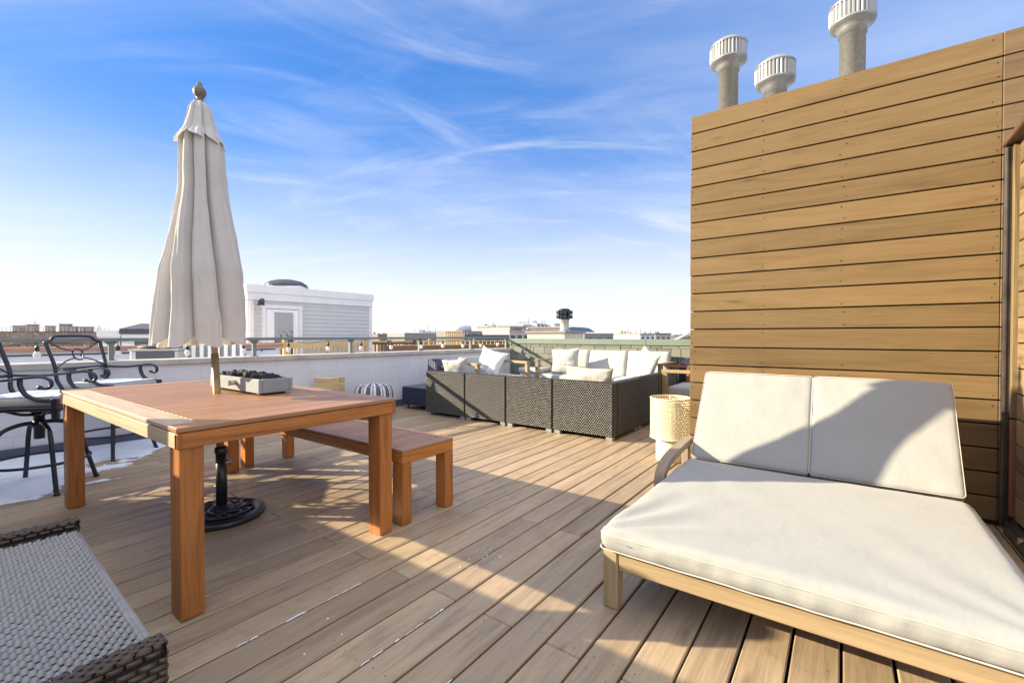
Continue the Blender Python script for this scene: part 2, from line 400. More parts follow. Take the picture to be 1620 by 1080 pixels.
        mt = rot if rot is not None else Matrix.Identity(3)
        s.add([mt @ p + Vector(c) for p in vs], fs, True, [tuple(p) for p in vs], None, mat)
    def pillow(s, c, w, h, th, rot, seed=0, n=18, mat=None, flange=0, ears=.12):
        vs = []; fs = []; g = []
        def pt(u, v, sg):
            e = max(0, (1 - abs(u) ** 2.6)) * max(0, (1 - abs(v) ** 2.6))
            z = sg * th / 2 * e ** .55
            nn = noise.fractal(Vector((u * 2.2 + seed, v * 2.2, sg + seed)), .8, 2, 4)
            x = u * w / 2 * (1 - ears * (1 - v * v)); y = v * h / 2 * (1 - ears * (1 - u * u))
            return Vector((x + nn * .006, y + nn * .006, z + nn * .018 * e ** .3 * sg))
        for sg in (1, -1):
            o = len(vs)
            for i in range(n + 1):
                for j in range(n + 1):
                    u = math.sin(math.pi / 2 * (2 * i / n - 1)); v = math.sin(math.pi / 2 * (2 * j / n - 1))
                    vs.append(pt(u, v, sg)); g.append((u * w / 2 + seed, v * h / 2, sg))
            for i in range(n):
                for j in range(n):
                    q = (o + i * (n + 1) + j, o + (i + 1) * (n + 1) + j, o + (i + 1) * (n + 1) + j + 1, o + i * (n + 1) + j + 1)
                    fs.append(q if sg > 0 else tuple(reversed(q)))
        s.add([rot @ p + Vector(c) for p in vs], fs, True, g, None, mat)
        s.last = lambda u, v: rot @ pt(u, v, 1) + Vector(c)
    def weave(s, o, ex, ey, Wd, Ht, cw, ch, d=.004, mat=None, gap=.14, turn=False):
        """rows of flat woven strands, each one a low bulging facet, staggered like bricks"""
        o, ex, ey = Vector(o), Vector(ex).normalized(), Vector(ey).normalized(); en = ex.cross(ey)
        rows = max(1, int(round(Ht / ch))); ch = Ht / rows
        cols = max(1, int(round(Wd / cw))); cw = Wd / cols
        for j in range(rows):
            sh = .5 * (j % 2)
            for i in range(-1 if sh else 0, cols):
                x0 = max(0, (i + sh) * cw); x1 = min(Wd, (i + sh + 1) * cw)
                if x1 - x0 < cw * .3: continue
                gx, gy = (x1 - x0) * gap / 2, ch * gap / 2
                a0, a1, b0, b1 = x0 + gx, x1 - gx, j * ch + gy, (j + 1) * ch - gy
                ix, iy = (a1 - a0) * .28, (b1 - b0) * .24; dd = d * rnd.uniform(.75, 1.15)
                P = lambda x, y, z: o + ex * x + ey * y + en * z
                vs = [P(a0, b0, 0), P(a1, b0, 0), P(a1, b1, 0), P(a0, b1, 0),
                      P(a0 + ix, b0 + iy, dd), P(a1 - ix, b0 + iy, dd), P(a1 - ix, b1 - iy, dd), P(a0 + ix, b1 - iy, dd)]
                s.add(vs, [(4, 5, 6, 7), (0, 1, 5, 4), (1, 2, 6, 5), (2, 3, 7, 6), (3, 0, 4, 7)], True, None, None, mat)
    def build(s, name, mats, parent=None, loc=None, rotz=0):
        me = bpy.data.meshes.new(name); me.from_pydata(s.v, [], s.f)
        if not isinstance(mats, (list, tuple)): mats = [mats]
        for m_ in mats: me.materials.append(m_)
        me.polygons.foreach_set('material_index', s.mi); me.polygons.foreach_set('use_smooth', s.sm)
        a = me.attributes.new('rnd', 'FLOAT', 'FACE'); a.data.foreach_set('value', s.rn)
        b = me.attributes.new('gco', 'FLOAT_VECTOR', 'POINT'); b.data.foreach_set('vector', [x for p in s.g for x in p])
        me.update()
        o = bpy.data.objects.new(name, me); COL.objects.link(o)
        if parent: o.parent = parent
        if loc: o.location = loc
        o.rotation_euler.z = rotz
        return o
def tag(o, label=None, cat=None, group=None, kind=None):
    if label: o['label'] = label
    if cat: o['category'] = cat
    if group: o['group'] = group
    if kind: o['kind'] = kind
    return o
def thing(name, label, cat, loc=(0, 0, 0), rz=0, group=None):
    o = bpy.data.objects.new(name, None); COL.objects.link(o); o.location = loc; o.rotation_euler.z = rz
    o.empty_display_size = .1
    return tag(o, label, cat, group)
def kids(o): return [c for c in bpy.data.objects if c.parent == o]
def copy_tree(o, parent=None):
    c = o.copy(); COL.objects.link(c)
    c.parent = parent
    for k in kids(o): copy_tree(k, c)
    return c
def rot(axis, deg): return Matrix.Rotation(R(deg), 3, axis)
def spline(P, n=8):
    P = [Vector(p) for p in P]; out = []
    for i in range(len(P) - 1):
        a, b, c, d = P[max(i - 1, 0)], P[i], P[i + 1], P[min(i + 2, len(P) - 1)]
        for k in range(n):
            t = k / n
            out.append(.5 * ((2 * b) + (c - a) * t + (2 * a - 5 * b + 4 * c - d) * t * t + (3 * b - a - 3 * c + d) * t ** 3))
    return out + [P[-1]]
def far(px, d, z=0.0):
    """a point at real distance d in the direction that picture column px looks"""
    p = FW * d + RT * ((px - 810) / FPX * d); return Vector((p.x, p.y, z))
def zat(py, d): return EYE.z - (py - 530.5) / FPX * d

# ------------------------------------------------------------------ setting: ground, deck, snow
mb = MB(); mb.add([(-6000, -6000, -10), (6000, -6000, -10), (6000, 6000, -10), (-6000, 6000, -10)], [(0, 1, 2, 3)])
tag(mb.build('ground', M['ground']), kind='structure')
mb = MB(); mb.box((1.8, 1.7, -5.1), (11.3, 8.9, 9.7), .01)
tag(mb.build('roof', M['roofgrey']), kind='structure')

PITCHB = .1437; Y0 = 1.145
mb = MB()
k = -27
while Y0 + k * PITCHB < 5.95:
    y = Y0 + k * PITCHB; k += 1
    jn = (1.37 if (k % 2 == 0) else 2.215)
    cuts = [-3.4, jn - 3.66, jn, jn + 3.05, 7.33]
    cuts = [c for c in cuts if c >= -3.4]
    cuts = sorted(set(cuts))
    w = PITCHB - .0095
    dz = rnd.uniform(-.0012, .0012)
    for a, b in zip(cuts, cuts[1:]):
        if b - a < .1: continue
        mb.box(((a + b) / 2, y + PITCHB / 2 + rnd.uniform(-.0008, .0008), -.0135 + dz), (b - a - .003, w, .027), .004, 0)
mb.m = 1
for y in range(0, 1):
    mb.add([(-3.4, -2.8, -.045), (7.33, -2.8, -.045), (7.33, 6.0, -.045), (-3.4, 6.0, -.045)], [(0, 1, 2, 3)], mat=1)
# screw heads over the joists
for jx in (-2.0, -1.6, -1.2, -.35, .07, .49, .92, 1.33, 1.41, 1.79, 2.175, 2.255, 2.64, 3.05, 3.47, 3.9, 4.3):
    for kk in range(-20, 34):
        for q in (.035, .108):
            x, y = jx + rnd.uniform(-.008, .008), Y0 + kk * PITCHB + q + rnd.uniform(-.006, .006)
            if y > 5.9 or rnd.random() < .45: continue
            r_ = .0024
            mb.add([(x + r_ * math.cos(t * 1.047), y + r_ * math.sin(t * 1.047), .0016) for t in range(6)], [tuple(range(6))], mat=1)
tag(mb.build('deck', [M['deck'], M['dark']]), kind='structure')

def snow_edge(x):
    P = [(-1.2, 4.1), (.0, 4.33), (.2, 4.36), (.56, 4.35), (.68, 4.58), (.86, 4.80), (1.05, 4.88), (1.32, 5.12), (1.5, 5.30), (1.66, 5.62), (1.9, 6.4)]
    for (a, b), (c, d) in zip(P, P[1:]):
        if a <= x <= c: return b + (d - b) * (x - a) / (c - a)
    return 9
mb = MB(); cs = .014; cells = {}
def snow_on(x, y):
    n1 = noise.fractal(Vector((x * 2.2, y * 9, 1.7)), .9, 2, 5); n2 = noise.fractal(Vector((x * 9, y * 16, 4.1)), .8, 2, 3)
    s = (y - snow_edge(x)) + n1 * .16 + n2 * .05
    gapd = abs(((y - Y0) / PITCHB + .5) % 1 - .5) * PITCHB
    if gapd < .007 and noise.noise(Vector((x * 1.7, round((y - Y0) / PITCHB) * 3.3, 0))) > .02: return -1
    # thin fringe in front of the drift
    e2 = math.hypot((x - 1.05) * .55, (y - 4.55) * 2.6)
    s = max(s, .13 - e2 + n1 * .25 + n2 * .12 - .09)
    if (x - 1.02) ** 2 / .05 + (y - 5.12) ** 2 / .01 < 1 + n2 * 2: return -1
    return s
i0 = int(-1.2 / cs)
for i in range(i0, int(1.9 / cs)):
    for j in range(int(4.0 / cs), int(5.93 / cs)):
        x, y = i * cs, j * cs
        if snow_on(x + cs / 2, y + cs / 2) > 0: cells[(i, j)] = 1
vid = {}; vs = []; fs = []
def sv(i, j):
    if (i, j) not in vid:
        x, y = i * cs, j * cs
        full = all((i + a, j + b) in cells for a in (-1, 0) for b in (-1, 0))
        h = .003 if not full else .004 + min(.028, max(0, snow_on(x, y)) * .09) + .003 * noise.noise(Vector((x * 8, y * 8, 0)))
        jx, jy = (0, 0) if full else (rnd.uniform(-.005, .005), rnd.uniform(-.005, .005))
        vid[(i, j)] = len(vs); vs.append((x + jx, y + jy, max(.0018, h) if full else .0018))
    return vid[(i, j)]
for (i, j) in cells: fs.append((sv(i, j), sv(i + 1, j), sv(i + 1, j + 1), sv(i, j + 1)))
mb.add(vs, fs, True)
# powder caught in the gaps between boards in the foreground
for gy, xa, xb in ((1.720, .70, 1.27), (1.289, .72, 1.02), (1.289, 1.05, 1.30), (1.002, 1.0, 1.17)):
    x = xa
    while x < xb:
        ln = rnd.uniform(.01, .09)
        if rnd.random() < .72:
            w0 = rnd.uniform(.0012, .003)
            p = spline([(x, gy, -.001), (x + ln * .5, gy + rnd.uniform(-.001, .002), .001), (x + ln, gy, -.001)], 3)
            mb.tube(p, [w0 * .4] + [w0] * (len(p) - 2) + [w0 * .4], 6)
        x += ln + rnd.uniform(.0, .03)
for q in range(30):
    x, y = rnd.uniform(.6, 2.4), rnd.uniform(1.0, 2.0); r_ = rnd.uniform(.0015, .005)
    if rnd.random() < .7: x, y = 1.75 + rnd.gauss(0, .08), 1.42 + rnd.gauss(0, .05)
    mb.lathe([(r_, .001), (r_ * .7, .003), (.0001, .004)], (x, y, 0), 6)
tag(mb.build('snow', M['snow']), kind='stuff')

# ------------------------------------------------------------------ wood clad stair bulkhead on the right
SX = 3.74
sh = thing('stair_bulkhead', 'tall tan wood clad stair bulkhead behind the daybed', 'bulkhead', (SX, 0, 0))
mb = MB(); nb = 20; zb = 1.148 - 8 * .14
for i in range(nb):
    z0 = zb + i * .14
    if z0 + .134 > 2.84: break
    l = .98 + rnd.uniform(-.006, .006)
    mb.box((.012, (l - .724) / 2, z0 + .07), (.024, l + .724, .1315), .003, 1)
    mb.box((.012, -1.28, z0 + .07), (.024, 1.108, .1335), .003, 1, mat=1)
for i in range(nb):
    z0 = zb + i * .14
    if z0 + .134 > 2.84: break
    for yy in (.955, .48, .006, -.70):
        for zz in (.03, .105):
            if rnd.random() < .3: continue
            y, z = yy + rnd.uniform(-.02, .02), z0 + zz + rnd.uniform(-.006, .006)
            r_ = rnd.uniform(.0035, .006)
            mb.add([(-.0005, y + r_ * math.cos(-t * 1.047), z + r_ * math.sin(-t * 1.047)) for t in range(6)], [tuple(range(6))], mat=2)
mb.build('siding', [M['shed'], M['shed_dark'], M['dark']], sh)
mb = MB(); mb.box((1.0, -.43, 1.37), (1.94, 2.78, 2.74), .005); mb.build('core', M['dark'], sh)
mb = MB()
for i in range(nb):
    z0 = zb + i * .14
    if z0 + .134 > 2.84: break
    mb.box((1.0, .976, z0 + .07), (1.95, .022, .1335), .003, 0)
mb.build('side_siding', M['shed'], sh)
mb = MB(); mb.box((1.0, -.43, 2.765), (1.93, 2.76, .04), .004); mb.build('roof', M['roofgrey'], sh)

pw = thing('privacy_wall', 'lower weathered plank wall with dark brown cap meeting the bulkhead at a black corner strip', 'wall', (SX, -.778, 0))
mb = MB()
for i in range(16):
    z0 = .05 + i * .14 + .03
    if z0 > 2.16: break
    mb.box((-.78, -.012, z0 + .068), (1.40, .024, .133), .003, 0)
mb.build('siding', M['weath'], pw)
mb = MB(); mb.box((-.80, -.075, 1.07), (1.45, .10, 2.14), .004); mb.build('core', M['dark'], pw)
mb = MB(); mb.box((-.76, -.03, 2.185), (1.55, .17, .035), .006); mb.build('cap', M['brownmetal'], pw)
mb = MB(); mb.box((-.058, .006, 1.40), (.034, .028, 1.52), .003, 2); mb.build('corner_post', M['weath'], pw)
mb = MB(); mb.box((-.058, .006, .36), (.034, .026, .54), .003, 2); mb.build('post_foot', M['redwood'], pw)
mb = MB(); mb.box((-.016, .020, 1.09), (.026, .054, 2.15), .004); mb.box((-.031, .036, 1.09), (.008, .012, 2.13), .003)
for z in (.3, .7, 1.1, 1.5, 1.9): mb.lathe([(.006, 0), (.003, .002), (.0001, .003)], (-.02, .046, z), 8)
mb.build('corner_strip', M['flash'], pw)
mb = MB(); mb.box((-.80, .025, .035), (1.4, .05, .075), .006); mb.build('base_flashing', M['flash'], pw)

# galvanised flues
def vent(y, ztop, label, rr=.076):
    t = thing('vent_pipe', label, 'vent pipe', (SX + .46, y, 2.76), 0, 'galvanised flues on the bulkhead roof')
    h = ztop - 2.76
    mb = MB(); mb.lathe([(rr, 0), (rr, h - .22), (rr + .004, h - .22), (rr + .004, h - .19)], n=28, mat=0)
    mb.lathe([(rr + .035, 0), (rr + .006, .03)], n=24, mat=1)
    mb.build('pipe', [M['galvrust'], M['galv']], t)
    mb = MB(); z = h - .24; nn = 96
    mb.lathe([(rr + .008, z - .02), (rr + .010, z + .02), (.115, z + .045), (.140, z + .055), (.144, z + .07)], n=48)
    mb.lathe([(.132, z + .07), (.132, z + .185)], n=nn, smooth=False, mod=lambda i, j: 1 + .085 * ((j % 3) < 2))
    mb.lathe([(.143, z + .183), (.147, z + .192), (.144, z + .20), (.12, z + .215), (.10, z + .236), (.05, z + .242), (.0001, z + .243)], n=48)
    mb.build('cap', M['alu'], t)
vent(.80, 3.585, 'galvanised flue with ribbed cap farthest left on the bulkhead roof')
vent(.455, 3.30, 'shortest galvanised flue, its ribbed cap just clearing the bulkhead edge')
vent(-.04, 3.57, 'galvanised flue with ribbed cap farthest right and highest in view', .080)

# ------------------------------------------------------------------ painted block parapet with railing
PRZ = -math.atan(.073)
def PAR(lx, ly=0, z=0): return Vector((lx * math.cos(PRZ) - ly * math.sin(PRZ), 5.96 + lx * math.sin(PRZ) + ly * math.cos(PRZ), z))
pa = thing('parapet_wall', 'white painted block parapet with pale concrete coping along the deck', 'wall', (0, 5.96, 0), PRZ)
mb = MB(); mb.box((2.95, .10, -.10), (8.95, .2, 1.78), .004); mb.build('block_wall', M['block'], pa)
mb = MB()
xs = [-1.5, .42, 2.31, 4.25, 6.1, 7.42]
for a, b in zip(xs, xs[1:]): mb.box(((a + b) / 2, .11, .816), (b - a - .004, .29, .058), .006)
mb.build('coping', M['coping'], pa)
mb = MB(); mb.box((2.95, -.012, .05), (8.9, .022, .10), .004); mb.box((2.95, -.02, .012), (8.9, .04, .022), .004); mb.build('base_flashing', M['slate'], pa)

ra = thing('metal_railing', 'flat grey-green metal guard rail on posts along the block parapet coping', 'railing', (0, 5.96, 0), PRZ)
mb = MB(); mb.box((2.95, .12, 1.057), (8.95, .06, .036), .004); mb.build('top_rail', M['rail'], ra)
for lx in (-.02, 1.29, 2.63, 3.93, 5.18, 6.37, 7.38):
    mb = MB(); mb.box((lx, .12, .94), (.042, .042, .196), .003); mb.box((lx, .12, .848), (.09, .08, .006), .001)
    for s_ in (-1, 1):
        mb.add([(lx + s_ * .021, .10, 1.0), (lx + s_ * .021, .10, 1.038), (lx + s_ * .055, .10, 1.038), (lx + s_ * .021, .14, 1.0), (lx + s_ * .021, .14, 1.038), (lx + s_ * .055, .14, 1.038)],
               [(0, 2, 1), (3, 4, 5), (0, 3, 5, 2)])
    mb.build('post', M['rail'], ra)
sl = thing('string_lights', 'black cable of clear bulbs strung beneath the parapet railing', 'string lights', (0, 5.96, 0), PRZ)
bx_ = [.20, .77, 1.34, 1.93, 2.50, 3.03, 3.57, 4.08, 4.60, 5.19, 5.66, 6.14, 6.60, 7.08]
P = []
for a, b in zip(bx_, bx_[1:]): P += [(a, .085, 1.03), ((a + b) / 2, .085, 1.03 - rnd.uniform(.004, .035))]
P.append((bx_[-1], .085, 1.03)); P.append((7.33, .085, 1.0))
mb = MB(); mb.tube(spline([(-.9, .085, 1.0)] + P, 5), .0028, 6); mb.build('cable', M['black'], sl)
for x in bx_:
    dz = rnd.uniform(-.008, .008)
    mb = MB(); mb.lathe([(.0001, .868), (.012, .870), (.023, .882), (.028, .898), (.026, .916), (.016, .932), (.013, .942)], (x, .085, dz + .012), 16)
    o = mb.build('bulb', M['bulb'], sl)
    mb = MB(); mb.lathe([(.015, .935), (.017, .938), (.017, .972), (.011, .985), (.004, .99), (.0035, 1.022)], (x, .085, dz + .012), 12)
    mb.build('socket', M['black'], o)

# ------------------------------------------------------------------ shingled parapet at the far end
PX = 7.36
sp = thing('shingled_parapet', 'low parapet faced with grey-green shingles under a green metal cap', 'wall', (PX, 0, 0))
mb = MB(); mb.box((.16, 1.1, .20), (.30, 8.8, 1.56), .004); mb.build('core', M['wicker_in'], sp)
mb = MB(); z = .93; row = 0
while z > -.02:
    y = -1.8 - rnd.random() * .2
    hgt = .045 if row == 0 else .135
    while y < 5.44:
        w = rnd.choice((.17, .21, .26, .31)) * rnd.uniform(.9, 1.1); w = min(w, 5.44 - y)
        if w > .03:
            up = .004 + rnd.choice((0, 0, .004))
            mb.box((-.006 - up / 2, y + w / 2, z - hgt / 2 + .003), (.010 + up, w - .009, hgt - .006 + rnd.choice((0, 0, .006))), .002, rot=rot('Y', 2.5))
        y += w
    z -= hgt; row += 1
mb.build('shingles', M['shingle'], sp)
mb = MB()
for a, b in ((-3.2, -.4), (-.4, 2.62), (2.62, 5.455)):
    mb.box((.15, (a + b) / 2, .985), (.37, b - a - .003, .10), .006)
mb.build('cap', M['capgreen'], sp)
mb = MB(); mb.tube(spline([(-.06, 5.0, .93), (-.045, 4.98, .86), (-.03, 4.95, .75), (-.05, 4.9, .66)], 6), .004, 6)
mb.lathe([(.0001, .63), (.02, .64), (.028, .66), (.015, .69)], (-.05, 4.9, 0), 10); mb.build('hanging_cable', M['black'], sp)

# ------------------------------------------------------------------ daybed
DX0, DX1, DY0, DY1 = 1.68, 2.95, -.485, .785
db = thing('daybed', 'wide double chaise daybed with cream cushions beside the tan bulkhead', 'daybed', (DX0, 0, 0))
def local(mbx): return mbx
LY = (DY0 + DY1) / 2
mb = MB()
mb.box((.035, LY, .195), (.03, 1.14, .072), .005, 1)
mb.box((1.25, LY, .195), (.03, 1.14, .072), .005, 1)
for y in (DY1 - .045, DY0 + .045): mb.box((.64, y, .195), (1.18, .03, .072), .005, 0)
for i in range(14): mb.box((.10 + i * .087, LY, .215), (.055, 1.12, .016), .003, 1)
mb.build('frame', M['teak'], db)
for x, y in ((.045, DY1 - .035), (.045, DY0 + .035), (1.25, DY1 - .035), (1.25, DY0 + .035), (1.72, DY1 - .05), (1.72, DY0 + .05)):
    mb = MB(); mb.box((x, y, .115), (.062, .062, .23), .006, 2); mb.build('leg', M['teak'], db)
for y in (DY1 + .045,):
    mb = MB()
    pts = spline([(.87, y, .19), (.875, y, .265), (.895, y, .318), (.95, y, .350), (1.05, y, .372), (1.25, y, .392), (1.46, y, .405)], 6)
    vs, fs = [], []
    for i, p in enumerate(pts):
        t_ = (pts[min(i + 1, len(pts) - 1)] - pts[max(i - 1, 0)]).normalized(); n_ = Vector((-t_.z, 0, t_.x))
        for a, b in ((-.028, -.02), (.028, -.02), (.028, .02), (-.028, .02)): vs.append(p + Vector((0, a, 0)) + n_ * b)
    for i in range(len(pts) - 1):
        for j in range(4): fs.append((i * 4 + j, i * 4 + (j + 1) % 4, i * 4 + 4 + (j + 1) % 4, i * 4 + 4 + j))
    fs += [(3, 2, 1, 0), tuple(len(vs) - 4 + j for j in range(4))]
    mb.add(vs, fs, False, [(p.x, p.y * 3, p.z) for p in vs])
    mb.box((.88, y, .15), (.05, .05, .12), .005, 2)
    mb.box((1.40, y, .21), (.045, .045, .42), .005, 2)
    mb.build('armrest', M['greyteak'], db)
def matt_fn(p):
    # soft pulled creases from the front corner and gentle sag
    a, b = (p.x + .63) / 1.26, (p.y + .625) / 1.25
    for ca, cb_, am in ((-.04, 1.04, .013), (-.03, -.05, .007), (1.0, 1.06, .006)):
        da, db_ = a - ca, b - cb_; rr = math.hypot(da, db_); ph = math.atan2(db_, da)
        if p.z > 0: p.z += am * math.exp(-((rr - .22) / .26) ** 2) * (abs(math.sin(ph * 7.5 + 1.6 * noise.noise(Vector((a * 3, b * 3, am * 900))))) ** 2.2 - .35)
    if p.z > 0: p.z += .004 * noise.noise(Vector((a * 3, b * 2.2, 3.3)))
    e = max(0, (.06 - min(a, 1 - a, b, 1 - b) * 1.2)) / .06
    if p.z < .03: p += Vector(((-1 if a < .5 else 1) * .0065 * noise.noise(Vector((b * 20, p.z * 12, 1))) * e, (-1 if b < .5 else 1) * .0065 * noise.noise(Vector((a * 20, p.z * 12, 5))) * e, 0))
    return p
mb = MB(); mb.cushion((.63, LY, .284), (1.285, 1.28, .098), .040, .008, 3, .002, nx=72, ny=64, nz=5, fn=matt_fn)
mt = mb.build('mattress', M['cushion'], db)
mb = MB()
for z, rr in ((.247, .0035), (.306, .0018)):
    inset = .004
    pts = []
    hx, hy, r_ = .6425 - inset + .004, .640 - inset + .004, .035
    for cxx, cyy, a0 in ((hx - r_, hy - r_, 0), (-hx + r_, hy - r_, 90), (-hx + r_, -hy + r_, 180), (hx - r_, -hy + r_, 270)):
        for q in range(6):
            a = R(a0 + q * 18); pts.append((.63 + cxx + r_ * math.cos(a), LY + cyy + r_ * math.sin(a), z + .002 * noise.noise(Vector((cxx * 5, q, z)))))
    # subdivide long runs so that the seam wanders a little
    full = []
    for a, b in zip(pts, pts[1:] + pts[:1]):
        a, b = Vector(a), Vector(b); n_ = max(1, int((b - a).length / .04))
        for q in range(n_):
            p = a.lerp(b, q / n_); p.z += .003 * noise.noise(p * 9); full.append(p)
    mb.tube(full + [full[0]], rr * .8, 6)
mb.build('piping', M['piping'], mt)
ang = math.degrees(math.atan2(.51, .37))
for (ya, yb), lab in (((.149, .780), None), ((-.482, .147), None)):
    yc = (ya + yb) / 2; w = yb - ya
    rm = rot('Y', -ang)
    c = Vector((DX1 - DX0 + .245, yc, .330 + .254)) + rm @ Vector((0, 0, -.045))
    mb = MB(); mb.cushion(c, (.645, w, .10), .020, .008, ya * 9, .004, rot=rm, nx=30, ny=30, nz=4)
    o = mb.build('back_cushion', M['cushion'], db)
    mb = MB()
    for zz in (.045, -.045):
        full = []
        hx, hy, r_ = .3225, w / 2 - .001, .020
        for cxx, cyy, a0 in ((hx - r_, hy - r_, 0), (-hx + r_, hy - r_, 90), (-hx + r_, -hy + r_, 180), (hx - r_, -hy + r_, 270)):
            for q in range(6):
                a = R(a0 + q * 18); full.append(c + rm @ Vector((cxx + r_ * math.cos(a), cyy + r_ * math.sin(a), zz)))
        mb.tube(full + [full[0]], .0018, 6)
    mb.build('piping', M['piping'], o)
mb = MB()
rm = rot('Y', -ang)
for i in range(7):
    mb.box(Vector((DX1 - DX0 + .245, LY, .607)) + rm @ Vector((-.29 + i * .09, 0, -.105)), (.06, 1.20, .016), .003, 1, rot=rm)
for y in (DY0 + .08, DY1 - .08): mb.box(Vector((DX1 - DX0 + .245, y, .607)) + rm @ Vector((0, 0, -.125)), (.68, .03, .03), .003, 0, rot=rm)
mb.build('back_frame', M['teak'], db)

# ------------------------------------------------------------------ pierced floor lamp
fl = thing('lantern_lamp', 'cream lamp with pierced drum shade on a plain cylinder base beside the daybed', 'lamp', (4.05, 1.225, 0))
mb = MB(); mb.lathe([(.118, 0), (.122, .004), (.122, .20), (.118, .204), (.02, .206)], n=40); mb.build('base', M['lamp'], fl)
mb = MB(); nc, nr, r0, z0, z1 = 44, 15, .172, .20, .555
def onc(u, z, r=r0): a = 2 * math.pi * u / nc; return Vector((r * math.cos(a), r * math.sin(a), z))
zs = z0 + .012; ch = (z1 - .012 - zs) / nr
for j in range(nr):
    for i in range(nc):
        u0 = i + .5 * (j % 2); zc_ = zs + (j + .5) * ch
        out = []; inn = []
        for q in range(12):
            a = R(q * 30 + 15); ca, sa = math.cos(a), math.sin(a)
            m_ = max(abs(ca), abs(sa))
            out.append(onc(u0 + .5 + .5 * ca / m_, zc_ + ch / 2 * sa / m_))
            inn.append(onc(u0 + .5 + .36 * ca, zc_ + ch * .37 * sa))
        v = out + inn
        mb.add(v, [(q, (q + 1) % 12, 12 + (q + 1) % 12, 12 + q) for q in range(12)], True)
        if (i + j) % 1 == 0:
            a_ = [onc(u0 + .5 + .20 * math.cos(R(q * 60)), zc_ + ch * .20 * math.sin(R(q * 60))) for q in range(6)]
            b_ = [onc(u0 + .5 + .09 * math.cos(R(q * 60)), zc_ + ch * .09 * math.sin(R(q * 60))) for q in range(6)]
            mb.add(a_ + b_, [(q, (q + 1) % 6, 6 + (q + 1) % 6, 6 + q) for q in range(6)], True)
for z in (z0, z1 - .012): mb.lathe([(r0 + .002, z), (r0 + .004, z + .006), (r0 + .002, z + .012), (r0 - .003, z + .012), (r0 - .003, z), (r0 + .002, z)], n=60, cap=False)
o = mb.build('shade', M['lamp'], fl)
mb = MB(); mb.lathe([(.155, .205), (.155, .208), (.02, .21)], n=30)
for q in range(3):
    a = R(q * 120 + 20); mb.tube([(0, 0, .50), (.17 * math.cos(a), .17 * math.sin(a), .548)], .004, 6)
mb.tube([(0, 0, .2), (0, 0, .5)], .008, 8); mb.build('shade_support', M['lamp'], fl)

# ------------------------------------------------------------------ dining table, bench
TX0, TX1, TY0, TY1, TZ = .622, 1.655, 2.02, 4.06, .75
dt = thing('dining_table', 'large orange-brown slatted wood dining table pierced by the closed parasol', 'table', ((TX0 + TX1) / 2, (TY0 + TY1) / 2, 0))
hw, hl = (TX1 - TX0) / 2, (TY1 - TY0) / 2
def slat_top(mb, hw, hl, z, th, side, slat, endw, pale=0):
    for s_ in (-1, 1):
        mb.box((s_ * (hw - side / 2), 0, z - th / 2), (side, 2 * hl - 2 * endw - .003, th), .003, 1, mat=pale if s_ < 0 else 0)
        mb.box((0, s_ * (hl - endw / 2), z - th / 2), (2 * hw, endw, th), .003, 0)
    n = int(round((2 * hl - 2 * endw) / slat)); w = (2 * hl - 2 * endw) / n
    for i in range(n):
        mb.box((0, -hl + endw + (i + .5) * w, z - th / 2 - .001), (2 * hw - 2 * side - .004, w - .0065, th), .0035, 0)
mb = MB(); slat_top(mb, hw, hl, TZ, .019, .105, .056, .105, 1); mb.build('tabletop', [M['tabletop'], M['bleached']], dt)
mb = MB()
for s_ in (-1, 1):
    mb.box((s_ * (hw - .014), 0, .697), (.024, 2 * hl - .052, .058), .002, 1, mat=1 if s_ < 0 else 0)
    mb.box((0, s_ * (hl - .013), .697), (2 * hw - .002, .024, .058), .002, 0)
    for q in (-1, 1): mb.box((s_ * (hw - .009), q * (hl - .008), .697), (.016, .022, .0585), .002, 2)
for q in (-.5, 0, .5): mb.box((0, q * hl, .70), (2 * hw - .06, .05, .05), .002, 0)
mb.box((0, 0, .7265), (2 * hw - .03, 2 * hl - .03, .006), .001, mat=0)  # added board under the slats, stops light coming through their gaps
mb.build('apron', [M['table'], M['bleached']], dt)
for x, y in ((-1, -1), (1, -1), (-1, 1), (1, 1)):
    mb = MB(); mb.box((x * (hw - .055), y * (hl - .066), .335), (.082, .105, .664), .003, 2); mb.build('leg', M['table'], dt)
BX0, BX1, BY0, BY1, BZ = 1.715, 2.135, 2.035, 4.10, .44
be = thing('bench', 'long matching slatted wood bench pushed along the right side of the table', 'bench', ((BX0 + BX1) / 2, (BY0 + BY1) / 2, 0))
hw, hl = (BX1 - BX0) / 2, (BY1 - BY0) / 2
mb = MB(); slat_top(mb, hw, hl, BZ, .018, .045, .056, .09); mb.build('seat', M['tabletop'], be)
mb = MB()
for s_ in (-1, 1):
    mb.box((s_ * (hw - .013), 0, .390), (.023, 2 * hl - .05, .062), .002, 1)
    mb.box((0, s_ * (hl - .013), .390), (2 * hw - .002, .024, .062), .002, 0)
mb.build('apron', M['table'], be)
for x, y in ((-1, -1), (1, -1), (-1, 1), (1, 1)):
    mb = MB(); mb.box((x * (hw - .036), y * (hl - .046), .180), (.070, .09, .354), .003, 2); mb.box((x * (hw - .036), y * (hl - .046), .003), (.05, .06, .006), .001, mat=1); mb.build('leg', [M['table'], M['black']], be)

